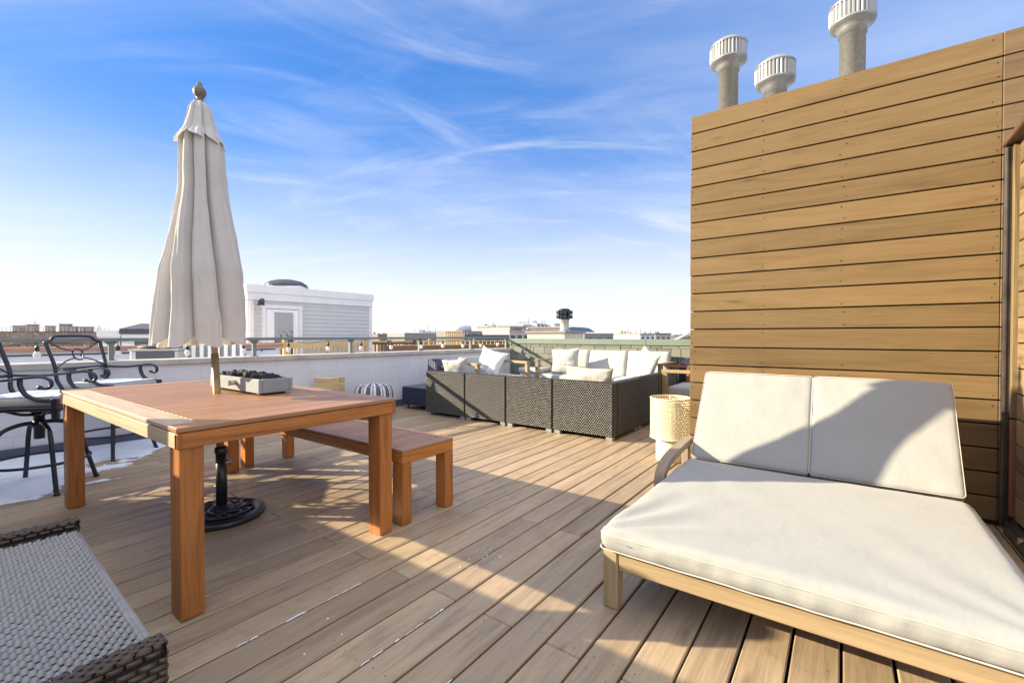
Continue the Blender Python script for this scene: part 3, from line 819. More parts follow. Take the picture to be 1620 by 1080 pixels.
# ------------------------------------------------------------------ parasol and its base
UB = Vector((1.165, 3.04, 0))
um = thing('closed_parasol', 'tall folded off-white canvas parasol standing through the wood table', 'parasol', tuple(UB))
LEFT = -RT
USC = .972
def ax(z): return LEFT * (.115 * max(0, z - .3) / 2.245) + Vector((0, 0, z))
mb = MB(); mb.tube([ax(.30), ax(.6), ax(.99)], .0205, 16); mb.build('pole_sleeve', M['gunmetal'], um)
mb = MB(); mb.tube([ax(.985), ax(1.5), ax(2.46)], .0175, 16); mb.build('pole', M['galv'], um)
def prof(z, T):
    for (a, b), (c, d) in zip(T, T[1:]):
        if a >= z >= c: return b + (d - b) * (a - z) / (a - c)
    return T[-1][1]
RT_T = [(2.50, .045), (2.40, .075), (2.28, .106), (2.18, .114), (2.0, .120), (1.9, .130), (1.7, .165), (1.5, .20), (1.3, .218), (1.15, .234), (1.0, .24)]
CO_T = [(2.55, 0), (2.2, 0), (1.8, .010), (1.5, .025), (1.2, .048), (1.0, .06)]
ribs = [rnd.uniform(-.18, .18) for _ in range(8)]; ramp_ = [rnd.uniform(.65, 1.2) for _ in range(8)]
def canopy(z0, z1, nz, nth, deep, Rt, hem, seed, scal):
    vs, fs, g = [], [], []
    for i in range(nz + 1):
        t_ = i / nz
        for j in range(nth):
            th = 2 * math.pi * j / nth; th += .20 * math.sin(2 * th + 1 + seed) + .12 * math.sin(3 * th + seed)
            ph = (th * 8 / (2 * math.pi)); kf = int(ph) % 8; fr = ph - int(ph)
            # each panel folds inward between its two ribs
            inw = math.sin(math.pi * fr) ** .9
            z = z0 + (z1 - z0) * t_
            wob = noise.noise(Vector((math.cos(th) * 1.5 + seed, math.sin(th) * 1.5, z * 1.6)))
            wob2 = noise.noise(Vector((math.cos(th) * 4 + seed, math.sin(th) * 4, z * 5)))
            Rr = prof(z, Rt)
            wr = noise.noise(Vector((math.cos(th) * 9 + seed, math.sin(th) * 9, z * 1.1)))
            lobe = abs(math.sin(math.pi * fr)) ** .5
            fold = 1.03 - deep * (1 - .2 * t_) * (1 - lobe) * ramp_[kf] + .08 * wob + .045 * wob2 + .08 * wr + .02 * noise.noise(Vector((math.cos(th) * 14, math.sin(th) * 14, z * 9)))
            tw = .22 * math.sin(z * 2.2) + ribs[kf] * math.sin(math.pi * fr) + .22 * math.sin(math.pi * fr) ** 2 * (1 - .6 * t_)
            zz = z + scal * t_ ** 6 * ((1 - abs(math.sin(math.pi * fr)) ** .55) * ramp_[kf] * .9 + .35 * wob)
            cdir = math.cos(th + tw - math.atan2(LEFT.y, LEFT.x))
            el = 1 + .12 * cdir * t_
            p = ax(zz) + LEFT * prof(z, CO_T) + Vector((math.cos(th + tw), math.sin(th + tw), 0)) * Rr * fold * el
            vs.append(p); g.append((th, z, 0))
    for i in range(nz):
        for j in range(nth):
            fs.append((i * nth + j, (i + 1) * nth + j, (i + 1) * nth + (j + 1) % nth, i * nth + (j + 1) % nth))
    return vs, fs, g
mb = MB(); v, f, g = canopy(2.31, 1.03, 64, 400, .85, RT_T, 0, 2.2, .09); mb.add(v, f, True, g)
cn = mb.build('canopy', M['umb'], um)
RT_V = [(2.50, .035), (2.465, .056), (2.40, .070), (2.33, .090), (2.28, .116), (2.23, .140)]
mb = MB(); v, f, g = canopy(2.495, 2.25, 24, 240, .42, RT_V, 0, 5.1, .06); mb.add(v, f, True, g)
mb.build('vent_flap', M['umb'], um)
mb = MB()
for k_ in range(8):
    a = 2 * math.pi * k_ / 8 + .3
    mb.tube([ax(2.3) + Vector((math.cos(a), math.sin(a), 0)) * .035, ax(1.12) + LEFT * .05 + Vector((math.cos(a), math.sin(a), 0)) * .13], .007, 6)
mb.build('ribs', M['finial'], um)
mb = MB(); c = ax(2.49)
mb.lathe([(.03, -.01), (.032, .0), (.033, .012), (.020, .022), (.016, .03), (.026, .042), (.034, .060), (.035, .075), (.029, .092), (.019, .104), (.016, .110), (.014, .120), (.008, .130), (.0001, .134)], c, 20)
mb.build('finial', M['finial'], um)

ub = thing('parasol_base', 'round black cast parasol base with curling relief under the table', 'parasol base', tuple(UB))
mb = MB(); mb.lathe([(.225, 0), (.232, .008), (.232, .030), (.222, .038), (.205, .040), (.198, .044), (.188, .040), (.175, .042), (.08, .056), (.062, .062), (.050, .075), (.045, .078)], n=56)
for k_ in range(8):
    a0 = k_ * math.pi / 4
    pts = []
    for q in range(15):
        t_ = q / 14; rr = .075 + .11 * t_; a = a0 + 1.1 * math.sin(t_ * 2.4)
        pts.append((rr * math.cos(a), rr * math.sin(a), .060 - .10 * (rr - .075) + .001))
    mb.tube(pts, .0065, 6)
    a = a0 + .5; cx_, cy_ = .145 * math.cos(a), .145 * math.sin(a)
    mb.tube([(cx_ + .024 * math.cos(R(q * 30)), cy_ + .024 * math.sin(R(q * 30)), .050) for q in range(13)], .005, 6)
for rr in (.105, .172): mb.tube([(rr * math.cos(R(q * 9)), rr * math.sin(R(q * 9)), .058 - .10 * (rr - .075)) for q in range(41)], .005, 6)
mb.build('disc', M['black'], ub)
mb = MB(); mb.tube([(0, 0, .06), (0, 0, .40)], .030, 18); mb.lathe([(.032, .385), (.036, .39), (.036, .42), (.024, .43)], n=18); mb.build('tube', M['black'], ub)
mb = MB(); d = (RT * .9 - FW * .4).normalized()
mb.tube([Vector((0, 0, .34)) + d * .02, Vector((0, 0, .34)) + d * .06], .006, 8); mb.tube([Vector((0, 0, .34)) + d * .058, Vector((0, 0, .34)) + d * .075], .018, 10); mb.build('knob', M['alu'], ub)

# ------------------------------------------------------------------ fire bowl
fb = thing('fire_bowl', 'rectangular grey concrete fire bowl of black lava rock on the table', 'fire bowl', (1.34, 3.06, TZ))
w, l, h = .20, .68, .082
mb = MB()
for s_ in (-1, 1):
    mb.box((s_ * (w / 2 - .0105), 0, .012 + h / 2), (.021, l, h), .004)
    mb.box((0, s_ * (l / 2 - .0105), .012 + h / 2), (w - .044, .021, h), .004)
mb.box((0, 0, .04), (w - .043, l - .043, .05), .002)
mb.build('body', M['concrete'], fb)
for s_ in (-1, 1): mb = MB(); mb.box((0, s_ * (l / 2 - .07), .006), (w - .05, .05, .0115), .002); mb.build('foot', M['black'], fb)
mb = MB()
for q in range(85):
    x, y = rnd.uniform(-1, 1) * (w / 2 - .035), rnd.uniform(-1, 1) * (l / 2 - .035); r_ = rnd.uniform(.012, .024)
    z = .076 + .022 * (1 - (2 * x / w) ** 2) * (1 - (2 * y / l) ** 4) + rnd.uniform(-.008, .010)
    seed = rnd.random() * 50
    n1, n2 = 7, 5; vs, fs = [], []
    for a in range(n2 + 1):
        for b in range(n1):
            th, ph = 2 * math.pi * b / n1, math.pi * a / n2
            dv = Vector((math.sin(ph) * math.cos(th), math.sin(ph) * math.sin(th), math.cos(ph)))
            vs.append(Vector((x, y, z)) + dv * r_ * (1 + .55 * noise.noise(dv * 1.7 + Vector((seed, 0, 0)))))
    for a in range(n2):
        for b in range(n1): fs.append((a * n1 + b, (a + 1) * n1 + b, (a + 1) * n1 + (b + 1) % n1, a * n1 + (b + 1) % n1))
    mb.add(vs, fs, False)
tag(mb.build('lava_rocks', M['lava'], fb), kind='stuff')
mb = MB(); mb.tube([(-w / 2 - .0, -.04, .06), (-w / 2 - .03, -.04, .06)], .014, 12); mb.box((-w / 2 - .036, -.04, .06), (.012, .010, .034), .003); mb.build('knob', M['galv'], fb)

# ------------------------------------------------------------------ woven seat at the lower left corner
wo_ = thing('wicker_ottoman', 'large woven bronze wicker seat with raised ends in the near left corner', 'wicker seat', (.0, 1.675, 0), R(-2.4))
OX, OL, OZ = .345, 1.00, .425
mb = MB(); mb.box((OX - .55, 0, OZ - .016), (1.06, OL - .06, .024), .006, mat=1)
mb.weave((OX - 1.06, -OL / 2 + .03, OZ - .004), (1, 0, 0), (0, 1, 0), 1.06, OL - .06, .0205, .0165, .0105, mat=0, gap=.27)
mb.tube([(OX - .004, -OL / 2 + .03, OZ - .012), (OX - .004, OL / 2 - .03, OZ - .012)], .014, 10, mat=0)
mb.build('seat', [M['wickerlt'], M['wicker_in']], wo_)
for s_, nm in ((-1, 'end_panel'), (1, 'end_panel')):
    mb = MB(); y = s_ * (OL / 2)
    mb.box((OX - .53, y, .225), (1.07, .044, .42), .008, mat=1)
    mb.weave((OX - 1.06, y - .023, .03), (1, 0, 0), (0, 0, 1), 1.07, .40, .034, .0135, .005, mat=0, gap=.18)
    mb.weave((OX + .005, y + .023, .02), (-1, 0, 0), (0, 0, 1), 1.07, .43, .034, .0135, .005, mat=0, gap=.18)
    mb.weave((OX + .007, y - .025, .03), (0, 1, 0), (0, 0, 1), .05, .41, .05, .0135, .005, mat=0)
    mb.build(nm, [M['wickerdk'], M['wicker_in']], wo_)
    mb = MB(); mb.box((OX - .53, y, .446), (1.075, .036, .024), .008, mat=1)
    mb.weave((OX - 1.06, y - .022, .4585), (1, 0, 0), (0, 1, 0), 1.07, .044, .026, .011, .004, mat=0, gap=.16)
    mb.weave((OX + .008, y - .020, .436), (0, 1, 0), (0, 0, 1), .040, .022, .028, .012, .004, mat=0, gap=.16)
    for q in (-1, 1): mb.weave((OX - 1.06 if q < 0 else OX + .005, y + q * .0205, .436), (-q, 0, 0), (0, 0, 1), 1.06, .024, .030, .012, .004, mat=0, gap=.16)
    mb.build('end_rail', [M['wickerdk'], M['wicker_in']], wo_)
mb = MB(); mb.box((OX - .004, 0, .22), (.02, OL - .06, .36), .006, mat=1); mb.weave((OX + .006, -OL / 2 + .03, .04), (0, 1, 0), (0, 0, 1), OL - .06, .36, .05, .019, .005)
mb.build('front_panel', [M['wickerdk'], M['wicker_in']], wo_)
for x, y in ((OX - .05, -OL / 2 + .04), (OX - .05, OL / 2 - .04), (OX - 1.0, -OL / 2 + .04), (OX - 1.0, OL / 2 - .04)):
    mb = MB(); mb.box((x, y, .012), (.05, .05, .024), .004); mb.build('foot', M['black'], wo_)

# ------------------------------------------------------------------ cast metal swivel bar stools (facing +X in their own frame)
def bar_stool(label):
    t = thing('bar_stool', label, 'bar stool', (0, 0, 0), 0, 'swivel bar stools by the parapet')
    mb = MB()
    for q in range(4):
        a = R(45 + 90 * q); d = Vector((math.cos(a), math.sin(a), 0))
        pts = spline([d * .02 + Vector((0, 0, .475)), d * .10 + Vector((0, 0, .470)), d * .185 + Vector((0, 0, .435)), d * .225 + Vector((0, 0, .36)), d * .262 + Vector((0, 0, .20)), d * .315 + Vector((0, 0, .0))], 6)
        ml = MB(); ml.tube(pts, .0145, 8); ml.lathe([(.018, 0), (.018, .012), (.012, .02)], d * .315, 10); ml.build('leg', M['iron'], t)
    for rr, z in ((.268, .205),):
        mr_ = MB(); mr_.tube([(rr * math.cos(R(q * 8)), rr * math.sin(R(q * 8)), z) for q in range(46)], .010, 8); mr_.build('foot_ring', M['iron'], t)
    mb = MB(); mb.lathe([(.030, .36), (.030, .545), (.045, .55)], n=16); mb.lathe([(.034, .44), (.040, .46), (.036, .49)], n=16)
    for q in range(4):
        a = R(90 * q + 45); d = Vector((math.cos(a), math.sin(a), 0))
        mb.tube(spline([d * .03 + Vector((0, 0, .535)), d * .10 + Vector((0, 0, .545)), d * .19 + Vector((0, 0, .59))], 5), .016, 6, flat=(1.3, .7))
    mb.build('swivel', M['iron'], t)
    mb = MB(); s_ = .235
    pts = [(-s_, -s_, .60), (s_, -s_ - .01, .60), (s_ + .01, s_ + .01, .60), (-s_, s_, .60)]
    for a, b in zip(pts, pts[1:] + pts[:1]): mb.box((Vector(a) + Vector(b)) / 2, (abs(a[0] - b[0]) + .035, abs(a[1] - b[1]) + .035, .028), .006)
    mb.box((0, 0, .598), (.46, .46, .012), .003)
    mb.build('seat_frame', M['iron'], t)
    mb = MB(); mb.cushion((.005, 0, .642), (.465, .465, .058), .024, .010, 5, .003, nx=14, ny=14, nz=3); cu = mb.build('cushion', M['white_fab'], t)
    mb = MB()
    lean = lambda z: -.235 - .16 * max(0, z - .62) / .46 - .035 * math.sin(max(0, min(1, (z - .6) / .2)) * math.pi)
    for s1 in (-1, 1):
        ms = MB(); pts = [(lean(z), s1 * (.215 + .03 * (z - .6) / .45), z) for z in (.58, .64, .70, .76, .84, .94, 1.045)]
        ms.tube(spline(pts, 4), .0145, 8); ms.build('back_stile', M['iron'], t)
    zT = 1.05
    top_ = [(lean(1.03), -.252, 1.03), (lean(1.04), -.235, 1.042), (lean(1.055), -.20, 1.052), (lean(1.07), -.17, 1.082), (lean(1.09), -.13, 1.092), (lean(1.09), 0, 1.094), (lean(1.09), .13, 1.092), (lean(1.07), .17, 1.082), (lean(1.055), .20, 1.052), (lean(1.04), .235, 1.042), (lean(1.03), .252, 1.03)]
    mb.tube(spline(top_, 5), .0135, 8)
    mb.tube([(lean(.80), -.225, .80), (lean(.80), .225, .80)], .0125, 8)
    zc_, hr = .925, .05
    mb.tube([(lean(zc_ + hr * math.sin(R(q * 15))), hr * .95 * math.cos(R(q * 15)), zc_ + hr * math.sin(R(q * 15))) for q in range(25)], .006, 6)
    for sy_ in (-1, 1):
        for sz_ in (-1, 1):
            mb.tube(spline([(lean(zc_ + sz_ * .03), sy_ * .038, zc_ + sz_ * .032), (lean(zc_ + sz_ * .06), sy_ * .12, zc_ + sz_ * .055), (lean(zc_ + sz_ * .11), sy_ * .225, zc_ + sz_ * .115)], 4), .006, 6)
    mb.build('back_panel', M['iron'], t)
    for s1 in (-1, 1):
        ma = MB(); y = s1 * .245
        arm = spline([(lean(.80), s1 * .225, .80), (-.10, y, .795), (.06, y, .812), (.15, y, .818), (.205, y, .798), (.215, y, .76), (.185, y, .738), (.150, y, .748)], 6)
        ma.tube(arm, .013, 8, flat=(1.25, .75)); ma.lathe([(.0001, -.014), (.013, -.01), (.016, 0), (.013, .01), (.0001, .014)], (.150, y, .748), 8)
        sup = spline([(.045, y, .812), (.045, y, .76), (.075, y, .70), (.14, y, .665), (.215, y, .66)], 6)
        ma.tube(sup, .012, 8, flat=(1.25, .75)); ma.box((.235, y, .60), (.036, .034, .14), .004)
        ma.build('armrest', M['iron'], t)
    mb = MB(); mb.cushion((.01, .0, .680), (.42, .42, .006), .002, .004, 8, .004, nx=16, ny=16, nz=1); mb.build('snow_dusting', M['snow'], cu)
    return t
st1 = bar_stool('dark scroll-arm bar stool whose whole crossed back with ring shows before the parapet')
st1.location = (1.19, 5.46, 0); st1.rotation_euler.z = R(-58)
st2 = copy_tree(st1); st2['label'] = 'dark scroll-arm bar stool cut off by the left picture edge'
st2.location = (.61, 4.67, 0); st2.rotation_euler.z = R(-38)

# ------------------------------------------------------------------ wicker sectional modules
def module(label, loc, rz, w, fulldeep=.70, side=0, cush=True, hi=0):
    """back panel faces local -X; seat lies toward +X; y from 0 to w"""
    t = thing('wicker_sofa_section', label, 'sofa section', loc, rz, 'charcoal wicker sofa sections')
    g = .008
    mb = MB(); mb.box((.055, w / 2, .325), (.10, w - 2 * g, .566), .012, mat=1)
    mb.weave((-.001 + .004, w - g - .004, .045), (0, -1, 0), (0, 0, 1), w - 2 * g - .008, .555, .0275, .0175, .0062, 0, .29)
    mb.weave((.10, g, .602), (0, 1, 0), (-1, 0, 0), w - 2 * g, .09, .0275, .0175, .0062, 0, .29)
    mb.weave((.006, g - .0015, .045), (1, 0, 0), (0, 0, 1), .10, .555, .0275, .0175, .0062, 0, .29)
    mb.weave((.106, w - g + .0015, .045), (-1, 0, 0), (0, 0, 1), .10, .555, .0275, .0175, .0062, 0, .29)
    mb.build('back_panel', [M['wicker'], M['wicker_in']], t)
    mb = MB(); mb.box((fulldeep / 2 + .053, w / 2, .18), (fulldeep - .108, w - 2 * g - .004, .27), .01, mat=1)
    mb.weave((.108, g + .0005, .05), (1, 0, 0), (0, 0, 1), fulldeep - .11, .26, .0275, .0175, .0062, 0, .29)
    mb.weave((fulldeep + .0005, g, .05), (0, 1, 0), (0, 0, 1), w - 2 * g, .26, .0275, .0175, .0062, 0, .29)
    mb.build('seat_base', [M['wicker'], M['wicker_in']], t)
    for s1, yy in ((0, .055), (1, w - .055)):
        for xx in (.04, fulldeep - .05):
            mb = MB(); mb.box((xx, yy, .021), (.06, .075, .042), .004); mb.build('foot', M['alu'], t)
    if side:
        y0 = w - .10 if side > 0 else 0; hx_ = hi
        mb = MB(); mb.box((fulldeep / 2 + .053, y0 + .05, .445 + hx_ / 2), (fulldeep - .112, .088, .262 + hx_), .012, mat=1)
        for yy, e in ((y0 + .006, 1), (y0 + .0945, -1)):
            mb.weave((.112 if e > 0 else fulldeep, yy, .33), (e, 0, 0), (0, 0, 1), fulldeep - .115, .25 + hx_, .0275, .0175, .0062, 0, .29)
        mb.weave((.112, y0 + .008, .577 + hx_), (1, 0, 0), (0, 1, 0), fulldeep - .115, .085, .0275, .0175, .0062, 0, .29)
        if hi: mb.weave((.104, y0 - .001, .05), (1, 0, 0), (0, 0, 1), fulldeep - .107, .555, .0275, .0175, .0062, 0, .29); mb.box((fulldeep / 2 + .053, y0 + .012, .33), (fulldeep - .112, .022, .55), .003, mat=1)
        mb.build('armrest', [M['wicker'], M['wicker_in']], t)
    if cush:
        mb = MB(); a = .105 if side < 0 else .012; b = w - (.105 if side > 0 else .012)
        mb.cushion(((fulldeep + .115) / 2, (a + b) / 2, .365), (fulldeep - .13, b - a, .10), .03, .012, loc[1] * 3, .005, nx=12, ny=12, nz=3); mb.build('seat_cushion', M['white_fab'], t)
    return t
FXS = 4.37
ys = [1.90, 2.636, 3.296, 3.962, 4.70]
module('corner wicker sofa section nearest the bulkhead, its side in deep shade', (FXS, ys[0], 0), 0, ys[1] - ys[0], .735, -1, True, .027)
module('wicker sofa section second from the shaded corner', (FXS, ys[1], 0), 0, ys[2] - ys[1])
module('wicker sofa section crossed low by the end of the rail shadow', (FXS, ys[2], 0), 0, ys[3] - ys[2])
module('leftmost wicker sofa section with armrest and diagonal shadow band', (FXS, ys[3], 0), 0, ys[4] - ys[3], .78, 1)
# the wing toward the far parapet: backs face the bulkhead (local -X turned to -Y)
module('wicker sofa section forming the wing beside the lamp, nearer of the two side pieces', (FXS + .742 + .66, 1.902, 0), R(90), .66)
module('wicker sofa section at the far end of the side wing', (FXS + .742 + 1.36, 1.905, 0), R(90), .69)

# ------------------------------------------------------------------ white teak sofa
ts = thing('teak_sofa', 'three-seat teak sofa with thick white cushions against the shingled parapet', 'sofa', (6.55, 0, 0))
SY0, SY1 = 2.17, 4.24
mb = MB(); mb.box((.02, (SY0 + SY1) / 2, .27), (.04, SY1 - SY0 - .08, .08), .004, 1); mb.box((.66, (SY0 + SY1) / 2, .27), (.04, SY1 - SY0 - .08, .08), .004, 1)
for i in range(10): mb.box((.09 + i * .056, (SY0 + SY1) / 2, .295), (.04, SY1 - SY0 - .1, .016), .003, 1)
mb.box((.72, (SY0 + SY1) / 2, .60), (.03, SY1 - SY0, .06), .004, 1); mb.build('frame', M['teak'], ts)
for y in (SY0 - .03, SY1 + .03):
    mb = MB(); mb.box((.035, y, .33), (.07, .06, .66), .005, 2); mb.box((.69, y, .33), (.06, .06, .66), .005, 2); mb.box((.36, y, .675), (.74, .075, .03), .005, 0)
    mb.build('armrest', M['teak'], ts)
w3 = (SY1 - SY0) / 3
for i in range(3):
    yc = SY0 + w3 * (i + .5)
    mb = MB(); mb.cushion((.31, yc, .375), (.62, w3 - .006, .135), .04, .012, i * 4.1, .004, nx=14, ny=14, nz=4); mb.build('seat_cushion', M['white_fab'], ts)
    mb = MB(); mb.cushion((.60, yc, .625), (.44, w3 - .008, .15), .045, .016, i * 7.7 + 1, .006, rot=rot('Y', -78), nx=14, ny=16, nz=4); mb.build('back_cushion', M['white_fab'], ts)

def PIL(name, label, c, w, h, th, rz, lean_, roll, mat, seed, trim=None, ears=.12):
    rm = rot('Z', rz) @ rot('Y', lean_) @ rot('Z', roll) @ Matrix(((0, 0, -1), (1, 0, 0), (0, -1, 0))).to_3x3() if False else None
    # local: pillow plane = (right, up); normal points toward viewer side of the lean
    base = Matrix(((0, 0, -1), (-1, 0, 0), (0, 1, 0)))      # u->-Y, v->+Z, normal->-X
    rm = rot('Z', rz) @ rot('Y', lean_) @ base @ rot('Z', roll)
    mb = MB(); mb.pillow(c, w, h, th, rm, seed, mat=0, ears=ears)
    o = mb.build(name, mat); tag(o, label, 'pillow', None)
    if trim:
        mt_ = MB(); pts = []
        for u, v in [(q / 12 * 2 - 1, 1) for q in range(13)] + [(1, 1 - q / 8 * 2) for q in range(1, 9)] + [(1 - q / 12 * 2, -1) for q in range(1, 13)] + [(-1, -1 + q / 8 * 2) for q in range(1, 9)]:
            pts.append(mb.last(u * .999, v * .999))
        mt_.tube(pts, .006, 6); mt_.build('piping', trim, o)
    return o
PIL('pillow', 'white square pillow with flanged edge at the left end of the teak sofa', (6.72, 3.80, .655), .50, .46, .17, 8, 17, 4, M['white_fab'], 1.3, M['white_fab'])
PIL('pillow', 'white square pillow leaning sideways at the right end of the teak sofa', (6.50, 2.33, .66), .50, .50, .17, -38, 18, -14, M['white_fab'], 4.2)
PIL('pillow', 'oblong beige pillow with dark piping along its top behind the wicker back', (4.62, 2.31, .605), .60, .30, .15, 0, -12, -3, M['beige_fab'], 7.7, M['pipe_dark'], .10)
PIL('pillow', 'plain white pillow in the left corner of the wicker sofa', (4.68, 4.40, .60), .40, .36, .15, 18, -10, 6, M['white_fab'], 9.1)
PIL('pillow', 'white pillow with blue floral print propped in the corner armchair', (5.72, 4.62, .665), .50, .46, .15, 14, 20, -16, M['floral'], 2.6, None, .16)

# ------------------------------------------------------------------ teak armchairs
def armchair(label, loc, rz, w, d, za=.66, back=True):
    t = thing('teak_armchair', label, 'armchair', loc, rz, 'teak lounge armchairs')
    for s1 in (-1, 1):
        x = s1 * (w / 2 - .035)
        mb = MB(); mb.box((x, 0, za - .02), (.075, d, .04), .004, 1)
        for y in (-d / 2 + .035, d / 2 - .035): mb.box((x, y, (za - .042) / 2), (.06, .068, za - .042), .004, 2)
        mb.build('armrest', M['teak'], t)
    mb = MB()
    mb.box((0, -d / 2 + .06, .25), (w - .14, .03, .08), .003, 0); mb.box((0, d / 2 - .06, .25), (w - .14, .03, .08), .003, 0)
    for i in range(7): mb.box((0, -d / 2 + .11 + i * .09, .285), (w - .14, .06, .015), .003, 0)
    if back:
        for i in range(4): mb.box((0, d / 2 - .03 + .01 * i, .40 + i * .09), (w - .14, .018, .055), .003, 0)
    mb.build('frame', M['teak'], t)
    mb = MB(); mb.cushion((0, -.03, .365), (w - .15, d - .14, .13), .04, .012, w * 9, .005, nx=14, ny=14, nz=4); mb.build('seat_cushion', M['white_fab'], t)
    mb = MB(); mb.cushion((0, d / 2 - .13, .62 - .06), (w - .16, .36, .13), .04, .014, w * 5, .005, rot=rot('X', 76), nx=14, ny=12, nz=4); mb.build('back_cushion', M['white_fab'], t)
    return t
armchair('teak armchair in the corner of the two parapets holding the floral pillow', (5.93, 4.78, 0), R(-17), 1.06, .80, .665)
armchair('teak armchair with white seat half hidden by the tan bulkhead beside the lamp', (6.37, 1.50, 0), R(180), .90, .82, .655)

# small things around the lounge
ct = thing('corner_cube_table', 'pale grey cube side table between corner armchair and white sofa', 'side table', (7.08, 4.66, 0))
mb = MB(); mb.box((0, 0, .46), (.40, .46, .08), .012); mb.build('top', M['greywash'], ct)
mb = MB(); mb.box((0, 0, .21), (.37, .43, .40), .01); mb.build('body', M['greywash'], ct)
lt = thing('low_wicker_table', 'low dark slate wicker table standing in shade by the parapet', 'low table', (4.54, 4.80, 0))
mb = MB(); mb.box((.33, .30, .19), (.655, .592, .255), .012, mat=1)
mb.weave((.0, .597, .065), (0, -1, 0), (0, 0, 1), .594, .245, .0275, .0175, .0062, 0, .29); mb.weave((.004, .001, .065), (1, 0, 0), (0, 0, 1), .65, .245, .0275, .0175, .0062, 0, .29)
mb.build('body', [M['wicker_blue'], M['wicker_in']], lt)
mb = MB(); mb.box((.33, .30, .325), (.66, .60, .012), .003); mb.build('top', M['slate'], lt)
for x in (.05, .6):
    for y in (.06, .54): mb = MB(); mb.box((x, y, .03), (.06, .07, .06), .004); mb.build('foot', M['alu'], lt)
pn = thing('slotted_planter', 'tall slate grey slotted box standing on the low dark wicker table', 'planter box', (4.93, 5.06, .331))
mb = MB(); mb.box((0, -.09, .205), (.17, .012, .41), .003); mb.box((0, .09, .205), (.17, .012, .41), .003)
for y in (-.055, -.018, .019, .056): mb.box((-.078, y, .205), (.012, .030, .41), .003); mb.box((.078, y, .205), (.012, .030, .41), .003)
mb.box((0, 0, .405), (.15, .17, .014), .003); mb.box((0, 0, .02), (.145, .168, .02), .003); mb.build('body', M['slate'], pn)
mb = MB(); mb.box((0, 0, .2), (.13, .15, .36), .003); mb.build('liner', M['wicker_blue'], pn)
mb = MB(); mb.box((.02, -.22, .30), (.12, .22, .022), .004); mb.box((.02, -.32, .145), (.11, .016, .288), .003); mb.build('side_tray', M['slate'], pn)

po = thing('striped_pouf', 'round fabric pouf with navy and white stripes against the parapet', 'pouf', (3.84, 5.14, 0))
mb = MB()
def pouf_prof():
    return [(.0001, .004), (.17, .004), (.225, .03), (.248, .10), (.258, .20), (.255, .32), (.240, .39), (.20, .435), (.12, .455), (.0001, .46)]
pr = pouf_prof(); n = 64; vs, fs, g = [], [], []
pp = spline([(a, 0, b) for a, b in pr], 4)
for i, p in enumerate(pp):
    for j in range(n):
        a = 2 * math.pi * j / n; wv = 1 + .012 * noise.noise(Vector((math.cos(a) * 3, math.sin(a) * 3, p.z * 6)))
        vs.append((p.x * math.cos(a) * wv, p.x * math.sin(a) * wv, p.z)); g.append((j / n * 12, p.z, 0))
for i in range(len(pp) - 1):
    for j in range(n - 1): fs.append((i * n + j, i * n + j + 1, (i + 1) * n + j + 1, (i + 1) * n + j))
    fs.append((i * n + n - 1, i * n, (i + 1) * n, (i + 1) * n + n - 1))
mb.add(vs, fs, True, g); mb.build('body', M['stripe'], po)
mb = MB()
for zz, rr in ((.425, .215), (.035, .232)): mb.tube([(rr * math.cos(R(q * 7.5)), rr * math.sin(R(q * 7.5)), zz) for q in range(49)], .006, 6)
mb.build('piping', M['white_fab'], po)

jg = thing('block_tower', 'stacked tower of big pale wooden game blocks by the parapet', 'block tower', (3.36, 5.42, 0), R(12))
for lv in range(11):
    for q in range(3):
        if lv > 7 and rnd.random() < .2 and q == 1: continue
        off = rnd.uniform(-.006, .006); yy = (q - 1) * .089
        mb = MB()
        if lv % 2: mb.box((off, yy, lv * .05 + .025), (.267, .0875, .0495), .003, 0)
        else: mb.box((yy, off, lv * .05 + .025), (.0875, .267, .0495), .003, 1)
        mb.build('block', M['jenga'], jg)

gr = thing('covered_grill', 'low rounded grill under a black cover at the shingled parapet', 'grill', (6.95, 1.72, 0))
mb = MB(); mb.cushion((0, -.08, .38), (.62, .62, .72), .13, .02, 3, .02, nx=10, ny=10, nz=10); mb.build('cover', M['cover'], gr)
mb = MB(); mb.box((-.36, .18, .66), (.05, .36, .035), .004); mb.box((-.36, .03, .32), (.045, .045, .64), .004, 2); mb.build('side_shelf', M['redwood'], gr)

# ------------------------------------------------------------------ beyond the parapet: neighbouring roofs
mb = MB(); mb.box((3.0, 9.0, -5.1), (14, 5.6, 9.8), .01); mb.box((12.0, 12.6, -5.2), (4.0, 22, 9.6), .01)
tag(mb.build('neighbour_roof', M['membrane']), kind='structure')
np_ = thing('neighbour_parapet', 'long white membrane parapet with clay red coping beyond the railing', 'wall', (0, 10.6, 0))
mb = MB(); mb.box((.6, .1, .33), (9.4, .2, 1.0), .004); mb.build('wall', M['membrane'], np_)
mb = MB(); mb.box((.6, .08, .87), (9.5, .34, .075), .006); mb.build('coping', M['redcoping'], np_)
mb = MB(); mb.tube([(-3.8, -.02, .79), (1, -.02, .775), (5.2, -.02, .785)], .012, 6)
for i in range(18): mb.box((-3.6 + i * .5, -.012, .77), (.02, .03, .05), .002)
mb.build('cable', M['black'], np_)
ac = thing('air_conditioner', 'beige rooftop air conditioner with dark side grille behind the railing', 'air conditioner', (2.20, 7.75, -.135), R(-28))
mb = MB(); mb.box((0, 0, .54), (.52, .60, .98), .02); mb.box((0, 0, 1.040), (.545, .62, .022), .008); mb.build('body', M['ac'], ac)
mb = MB(); mb.box((.02, -.303, .80), (.42, .012, .44), .003); mb.build('grille', M['grille'], ac)
mb = MB(); mb.lathe([(.24, 1.06), (.24, 1.085), (.22, 1.09), (.05, 1.105), (.0001, 1.105)], n=24); mb.build('fan_guard', M['grille'], ac)
